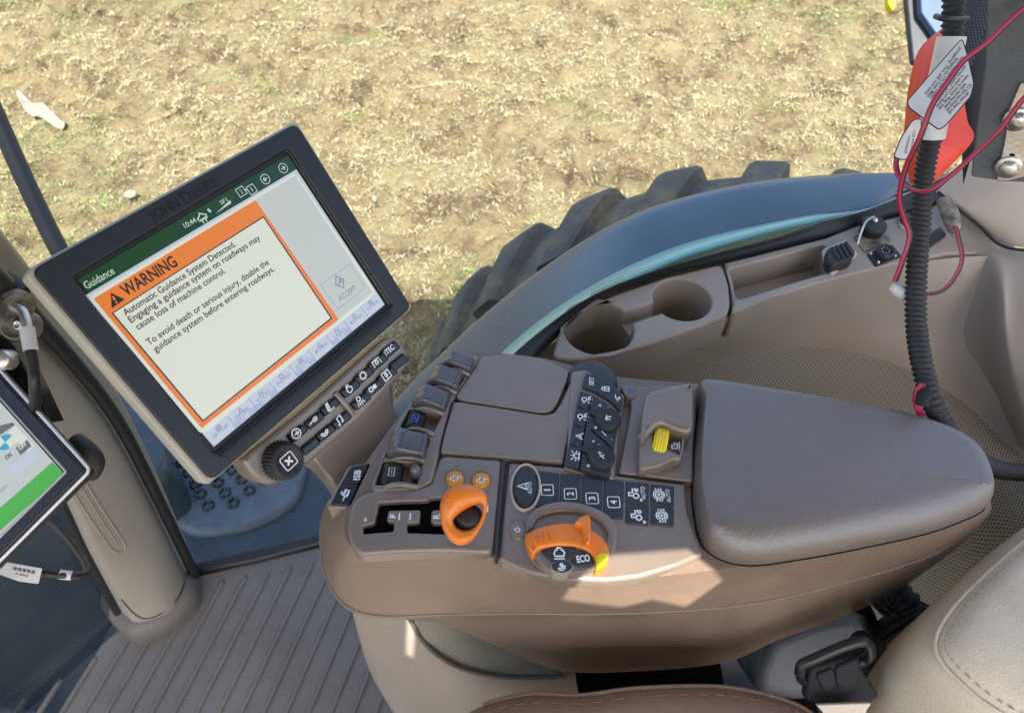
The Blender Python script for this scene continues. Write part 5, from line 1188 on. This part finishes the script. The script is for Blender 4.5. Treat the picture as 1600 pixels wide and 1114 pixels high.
# ================================================================ RIGHT: hose, wires, labels, bracket, red strap
def hose():
    mb = MB()
    path = [T(1510, -420, .70), T(1496, -200, .75), T(1492, -60, .78), T(1488, 60, .80), T(1480, 130, .82), T(1460, 200, .84), T(1446, 260, .86), T(1439, 340, .87), T(1432, 430, .86), T(1432, 510, .85), T(1443, 580, .83), T(1462, 640, .82), T(1492, 690, .84), T(1545, 728, .92), T(1600, 738, .98), T(1680, 735, 1.05)]
    mb.tube(path, .0108, M['rubber'], 16, 24, rib=lambda i: 1.09 if (i % 4) < 2 else .90, seglen=.0016); mb.build('corrugated_hose', None, label='black corrugated cable hose hanging down the right side and behind the armrest', category='hose')
hose()
def hose2():
    mb = MB(); path = [T(1370, 945, .97), T(1396, 928, .96), T(1420, 946, .95), T(1434, 985, .95), T(1440, 1045, .98)]
    mb.tube(path, .0175, M['rubber'], 18, 20, rib=lambda i: 1.07 if (i % 5) < 3 else .90, seglen=.0017); mb.build('corrugated_hose', None, label='thick short ribbed hose under the rear end of the armrest', category='hose')
hose2()
mb = MB(); mb.tube([T(1512, 30, .79), T(1478, 30, .775), T(1462, 26, .79)], .003, M['black'], 8); mb.build('cable_tie', None, label='black cable tie round the upper hose', category='cable tie')
def tagp(name, px, d, label, lines=None, rot=None, extra=None):
    o = T(px[0][0], px[0][1], d[0]); a = T(px[1][0], px[1][1], d[1]); c = T(px[-1][0], px[-1][1], d[-1] if len(d) > 2 else d[0]); p = Pl(o, a-o, c-o) if ((a-o).cross(c-o)).dot(CAM-o) > 0 else Pl(o, c-o, a-o)
    mb = MB(); mb.plate(p, rc(PX(p, px), .004), -.0005, .0005, .0003, M['paper'], bottom=True)
    if lines:
        for t, A, B, h in lines: mb.text(p, t, p.loc(*A), p.loc(*B), h, .0007, M['gasket'], .005)
    q = clean(rc(PX(p, px), .004)); q = q if area(q) > 0 else q[::-1]; q = offs(q, -.0002); mb.tube([p.pt(a.x, a.y, 0) for a in q]+[p.pt(q[0].x, q[0].y, 0)], .0007, M['gasket'], 6, 1)
    mb.build(name, None, label=label, category='label', group='folded warning tags on the hose')
S = lambda x, y: (1360+x/3.7125, y/3.7125)
txt = ['property. This will not stop', 'damage to the CCS tower. Make', 'sure, location, in the tractor', 'switch and operate SCV to', 'correct switch and position', 'to unlock switch and operate', 'switch to unlock wings then', 'switch, Hold wing wheels', 'SCV. Both wing wheels and', 'will lower (lower both']
lines = []
for k, t in enumerate(txt):
    a = np.array(S(520+8*k, 262+k*20)); d = np.array(S(285+14*k, 590+k*10)); 
    if k < 3: a = np.array(S(540, 250+k*26))
    a = np.array(S(528+k*7, 262+k*27)); e = np.array(S(275+k*14, 600+k*12)); f_ = .15 if k % 2 else .05
    lines.append((t, tuple(a*(1-f_)+e*f_), tuple(a*(.15-.0)+e*.85 if k < 7 else a*.25+e*.75), .0033))
tagp('warning_tag', [S(530, 228), S(562, 330), S(598, 490), S(580, 560), S(430, 735), S(395, 752), S(225, 625), S(215, 590)], (.765, .76, .76, .76, .77, .77, .78, .775), 'white folded tag of small black writing wrapped round the upper hose', lines)
mb = MB(); mb.tube([T(1487, 58, .795), T(1478, 100, .805), T(1467, 150, .82), T(1455, 216, .84)], .0145, M['paper'], 18); mb.build('paper_wrap', None, label='white paper wrap round the hose above the red strap', category='label')
tagp('warning_tag', [S(295, 690), S(280, 860), S(200, 930), S(135, 912), S(180, 800), S(245, 700)], (.83, .83, .84, .84, .84, .83), 'small grey folded tag hanging left of the hose below the large white tag', [('operate SCV', S(240, 880), S(262, 760), .003), ('position', S(205, 890), S(232, 790), .003)])
def strap():
    r = [[(1478, 40), (1440, 75), (1424, 130), (1417, 190), (1416, 230), (1425, 285)], [(1500, 50), (1470, 90), (1450, 140), (1445, 190), (1448, 240), (1452, 290)], [(1505, 80), (1500, 120), (1505, 150), (1512, 190), (1520, 220), (1470, 275)]]
    ds = [1.05, 1.02, 1.04]
    rows = [[T(u, v, d+.0*i) for i, (u, v) in enumerate(R)] for R, d in zip(r, ds)]
    mb = MB(); mb.loft(rows, M['red'], 6, 8)
    mb.loft([[p-FW*-.006 for p in R] for R in rows], M['red'], 6, 8)
    mb.build('red_flag', None, label='bright red plastic flag hanging behind the corrugated hose, top right', category='flag')
strap()
def wires():
    def pair(pts, label, name='red_black_wire'):
        mb = MB(); mb.tube(pts, .0022, M['wire'], 8, 10); mb.tube([p+Vector((.0032, .0015, -.001)) for p in pts], .0020, M['wireb'], 8, 10); mb.build(name, None, label=label, category='wire', group='thin red and black wires')
    pair([T(1640, -20, .72), T(1585, 25, .73), T(1540, 68, .735), T(1505, 95, .735), T(1478, 130, .74), T(1455, 165, .745), T(1436, 215, .76), T(1414, 262, .79), T(1404, 310, .82), T(1413, 345, .84), T(1420, 370, .85), T(1408, 410, .86), T(1397, 440, .87)], 'red and black wire pair crossing the white tag and dropping to the white joint')
    pair([T(1640, 120, .74), T(1598, 155, .75), T(1560, 205, .77), T(1520, 243, .79), T(1480, 278, .80), T(1450, 298, .81), T(1425, 296, .83), T(1407, 282, .85), T(1399, 262, .86), T(1400, 245, .86)], 'looped red wire running from the steel bracket under the red flag')
    pair([T(1448, 460, .89), T(1470, 455, .92), T(1490, 435, .96), T(1502, 405, 1.0), T(1496, 370, 1.05), T(1490, 350, 1.08)], 'curved red and black wire rising from the white joint to the green connector')
    mb = MB(); mb.tube([T(1394, 448, .87), T(1410, 458, .87), T(1428, 464, .87)], lambda t: .005+.0035*math.sin(PI*t), M['paper'], 14); mb.build('wire_joint', None, label='white taped wire joint beside the hose at the side console', category='wire joint')
    mb = MB(); mb.tube([T(1472, 310, 1.09), T(1484, 335, 1.085), T(1493, 362, 1.08)], lambda t: .008+.004*math.sin(PI*t), M['dirty'], 14); mb.build('inline_connector', None, label='grimy green wire connector lying on the vent slots', category='connector')
    mb = MB(); mb.tube([T(1440, 600, .80), T(1431, 612, .805), T(1430, 632, .81), T(1438, 650, .82)], .0024, M['wire'], 8); mb.tube([T(1444, 600, .80), T(1436, 614, .805), T(1435, 634, .81), T(1442, 648, .82)], .0022, M['wire'], 8)
    mb.build('red_wire', None, label='short red wire loop taped to the hose above the armrest lid', category='wire', group='thin red and black wires')
    mb = MB(); mb.tube([T(1450, 610, .80), T(1443, 622, .80), T(1440, 634, .80)], .007, M['webbing'], 10); mb.build('tape_wrap', None, label='black tape wrap on the hose beside the red wire loop', category='tape')
wires()
def bracket():
    r = thing('mounting_plate', tuple(T(1560, 200, .78)), 'dark scuffed plate with galvanised slotted bracket and bolts, top right corner', 'bracket')
    o = T(1560, 150, .80); p = Pl(o, T(1640, 150, .78)-o, T(1560, 40, .76)-o)
    mb = MB(); mb.plate(p, rc(PX(p, [(1552, -330), (1700, -330), (1700, 290), (1575, 284), (1517, 277), (1526, 200), (1540, 100)]), .004), -.004, 0, .0015, M['plate'], bottom=True); mb.build('dark_plate', r)
    q = p.up(.001); sl = rc(PX(q, [S(800, 910), S(812, 885), S(835, 890), S(840, 985), S(820, 1010), S(795, 1000)]), .003)
    mb = MB(); mb.plate(q, rc(PX(q, [S(870, 480), S(930, 470), S(930, 1010), S(860, 1030), S(800, 1045), S(730, 1045), S(745, 960), S(775, 830), S(800, 640)]), .003), 0, .003, .001, M['steel'], holes=[sl], hz=.0005, floor=M['void']); mb.build('slotted_bracket', r)
    for x, y in ((850, 685), (800, 962)):
        c = q.loc(*S(x, y)); mb = MB(); mb.lathe(q, c, [(.0135, .003), (.0135, .005), (.0125, .006), (.008, .006)], M['steel'], 28)
        mb.lathe(q, c, [(.0098, .0058), (.0098, .011), (.0088, .0125), (.001, .0128)], M['steel'], 6); mb.build('hex_bolt', r)
bracket()

# ================================================================ SEAT, BUCKLE, PEDESTAL
def seat():
    r = thing('seat_cushion', (.1, .0, .2), 'brown leather seat cushion with stitched piping along the bottom edge of the photo', 'seat')
    z = .50; q = ZP(z)
    far_ = [(690, 1150), (720, 1112), (762, 1090), (830, 1076), (905, 1078), (985, 1068), (1070, 1064), (1140, 1066), (1210, 1080), (1262, 1100), (1300, 1130)]
    P = cr([q.loc(u, v) for u, v in far_], 5, False)
    P = P+[Vector((P[-1].x+.06, -.1)), Vector((P[-1].x+.05, -.4)), Vector((P[0].x+.02, -.4)), Vector((P[0].x-.02, -.1))]
    P = clean(P); P = P if area(P) > 0 else P[::-1]
    mb = MB(); rs = []
    for d, zz in ((0, .36), (0, .47), (.002, .485), (.007, .497), (.016, .506), (.03, .513), (.05, .518)): rs.append([Vector((a.x, a.y, zz)) for a in offs(P, d)])
    mb.rings(rs, M['leather']); mb.fill(ZP(0), [[Vector((a.x, a.y)) for a in rs[-1]]], .518, M['leather']); mb.build('cushion', r)
    mb = MB(); a = offs(P, .004); mb.tube([Vector((p.x, p.y, .4945)) for p in a[:46]], .0028, M['leather'], 8, 2); mb.build('piping', r)
    mb = MB(); a = dens(offs(P, .0155), .007)
    for i in range(0, len(a), 2): 
        if a[i].y > -.1: mb.tube([Vector((*a[i], .5066)), Vector((*a[(i+1) % len(a)], .5066))], .0007, M['thread'], 5, 1)
    mb.build('stitching', r)
seat()
def bolster():
    q = ZP(.60)
    f = [(1640, 790), (1575, 838), (1520, 885), (1472, 932), (1443, 975), (1437, 1010), (1452, 1045), (1490, 1085), (1540, 1125), (1640, 1180)]
    r = thing('seat_bolster', tuple(q.pt(.5, .2, -.1)), 'beige creased leather seat side bolster in the bottom right corner', 'seat')
    P = cr([q.loc(u, v) for u, v in f], 5, False)+[Vector((.95, -.0)), Vector((.95, .5))]
    P = clean(P); P = dens(P if area(P) > 0 else P[::-1], .006); rs = []
    pr = ((0, .40), (0, .50), (0, .54), (.0, .565), (.003, .583), (.010, .600), (.017, .610), (.024, .616), (.030, .619))
    for (d, zz), q in zip(pr, soffs(P, [x[0] for x in pr])): rs.append([Vector((a.x, a.y, zz)) for a in q])
    c = Vector((.75, .25)); rs += [[Vector((c.x+(p.x-c.x)*k, c.y+(p.y-c.y)*k, .619+.02*(1-k*k))) for p in rs[-1]] for k in (.93, .8, .6, .3, .02)]
    mb = MB(); mb.rings(rs, M['leather_b']); mb.build('bolster_pad', r)
    mb = MB(); a = offs(P, .013); mb.tube([Vector((p.x, p.y, .6035)) for p in a if p.x < .9], .0022, M['leather_b'], 8, 2)
    b = [p for p in dens(offs(P, .019), .004)]
    for i in range(0, len(b)-1, 2):
        if b[i].x < .9: mb.tube([Vector((*b[i], .6112)), Vector((*b[i+1], .6112))], .0006, M['thread2'], 5, 1)
    mb.build('piping', r)
bolster()
def pedestal():
    r = thing('seat_pedestal', (.0, .3, 0), 'grey taupe rounded pedestal with pale carpet panel under the armrest', 'pedestal')
    A = [(548, 935, .45), (600, 925, .45), (690, 940, .41), (780, 960, .37), (900, 990, .34)]
    B = [(560, 985, .30), (608, 1000, .335), (690, 1035, .345), (780, 1055, .335), (900, 1062, .33)]
    C = [(580, 1045, .12), (630, 1075, .20), (710, 1100, .26), (800, 1115, .28), (920, 1130, .28)]
    E_ = [(622, 1120, .0), (680, 1150, .05), (760, 1180, .1), (850, 1200, .12), (960, 1220, .12)]
    back = lambda R: [R[0]+Vector((.05, .12, 0))]+R
    rows = [back([W(*p) for p in R]) for R in (A, B, C, E_)]
    mb = MB(); mb.loft(rows, M['taupe'], 6, 6); mb.build('pedestal_shell', r)
    A = [(638, 958, .45), (680, 962, .46), (760, 970, .46), (890, 985, .46)]
    B = [(662, 990, .395), (705, 1015, .39), (770, 1032, .385), (890, 1032, .385)]
    C = [(690, 1020, .355), (740, 1044, .35), (800, 1055, .35), (884, 1056, .35)]
    rows = [[W(*p)+Vector((0, -.012, .004)) for p in R] for R in (A, B, C)]
    mb = MB(); mb.loft([[W(u, v, z) for u, v, z in R] for R in ([(636, 955, .465), (690, 960, .43), (770, 965, .39), (880, 985, .36)], [(648, 985, .42), (700, 1005, .39), (770, 1020, .365), (880, 1025, .35)], [(672, 1012, .385), (720, 1040, .36), (790, 1054, .35), (878, 1053, .345)])], M['carpet'], 6, 5); mb.build('carpet_panel', r)
    mb = MB(); mb.tube([W(640, 965, .455), W(655, 992, .41), W(680, 1020, .385), W(725, 1045, .362), W(795, 1058, .352), W(878, 1056, .347), W(880, 1044, .352)], .0032, M['boot'], 10); mb.build('panel_trim', r)
    mb = MB(); mb.box((.055, .0, .0), (.285, .40, .30), M['void']); mb.build('dark_gap_box', None, label='black box standing in for the shade in the gap below the armrest', category='shade box')  # plain black box in place of the deep shade under the console
pedestal()
def buckle():
    r = thing('seat_belt_buckle', tuple(T(1340, 1060, .78)), 'black seat belt buckle and webbing between the brown cushion and beige bolster', 'seat belt')
    B = lambda x, y: (1100+x/3.2, 820+y/3.2)
    def BT(x, y, d): return T(*B(x, y), d)
    q = Pl(BT(650, 780, .80), RT, (UP+Vector((0, 0, .1))))
    mb = MB(); mb.tube([BT(480, 745, .80), BT(490, 700, .795), BT(560, 665, .79), BT(700, 605, .785), BT(790, 582, .785), BT(825, 600, .79), BT(830, 650, .80), BT(790, 680, .81), BT(650, 735, .815), BT(520, 775, .81), BT(482, 765, .805)], .0058, M['black'], 12); mb.build('belt_loop', r)
    mb = MB(); mb.plate(q, rc(PX(q, [B(530, 715), B(770, 650), B(800, 740), B(885, 860), B(830, 895), B(720, 905), B(600, 905), B(505, 880), B(520, 800)]), .006), -.012, 0, .004, M['webbing']); mb.build('webbing', r)
    for pts in ([(555, 740), (640, 705), (660, 800), (600, 830), (575, 790)], [(650, 705), (770, 650), (765, 800), (690, 825), (655, 790)]):
        mb = MB(); mb.plate(q, rc(PX(q, [B(*p) for p in pts]), .005), -.001, .004, .0025, M['webbing']); mb.build('webbing_fold', r)
    q2 = Pl(BT(700, 930, .78), RT, UP); mb = MB(); mb.plate(q2, rc(PX(q2, [B(560, 900), B(840, 890), B(815, 925), B(800, 1000), B(820, 1100), B(590, 1100), B(600, 940)]), .003), -.004, 0, .001, M['leather_b']); mb.build('metal_tongue', r)
    mb = MB(); q3 = Pl(BT(900, 760, .86), RT, UP); mb.plate(q3, rc(PX(q3, [B(770, 720), B(850, 610), B(910, 600), B(970, 680), B(1060, 860), B(1000, 910), B(880, 900), B(820, 800)]), .012), -.05, 0, .014, M['rubber'], seg=5); mb.build('buckle_boot', r)
    r2 = thing('seat_lever', tuple(BT(850, 480, 1.0)), 'black angled bar linking the armrest underside to the seat', 'bar')
    mb = MB(); q4 = Pl(BT(820, 480, .98), RT, UP); mb.plate(q4, rc(PX(q4, [B(700, 440), B(770, 390), B(820, 380), B(850, 420), B(910, 560), B(850, 600), B(800, 470), B(760, 450)]), .006), -.02, 0, .004, M['black']); mb.build('angled_bar', r2)
    mb = MB(); q5 = Pl(BT(950, 560, .95), RT, UP); mb.plate(q5, rc(PX(q5, [B(830, 600), B(960, 490), B(1120, 420), B(1180, 420), B(1180, 800), B(1000, 760), B(900, 640)]), .008), -.03, 0, .006, M['black'], seg=4)
    mb.tube([BT(840, 600, .94), BT(920, 540, .935), BT(1000, 480, .93), BT(1120, 425, .93)], .004, M['rubber'], 10); mb.build('recliner_cover', r2)
    mb = MB(); q6 = Pl(BT(500, 600, 1.12), RT, UP)
    mb.plate(q6, rc(PX(q6, [B(250, 760), B(330, 570), B(560, 470), B(760, 430), B(860, 560), B(820, 760), B(500, 900), B(280, 860)]), .02), -.1, 0, .02, M['cover'], seg=5); mb.build('seat_side_cover', None, label='dark grey curved seat side cover in the gap beside the belt buckle', category='seat cover')
    mb = MB(); mb.box((.30, .05, -.0), (.95, .36, .06), M['void']); mb.build('leak_blocker', None, label='black box under the beige bolster, added to block stray light', category='light blocker')  # plain black box added to stop light leaking in below the seat
buckle()
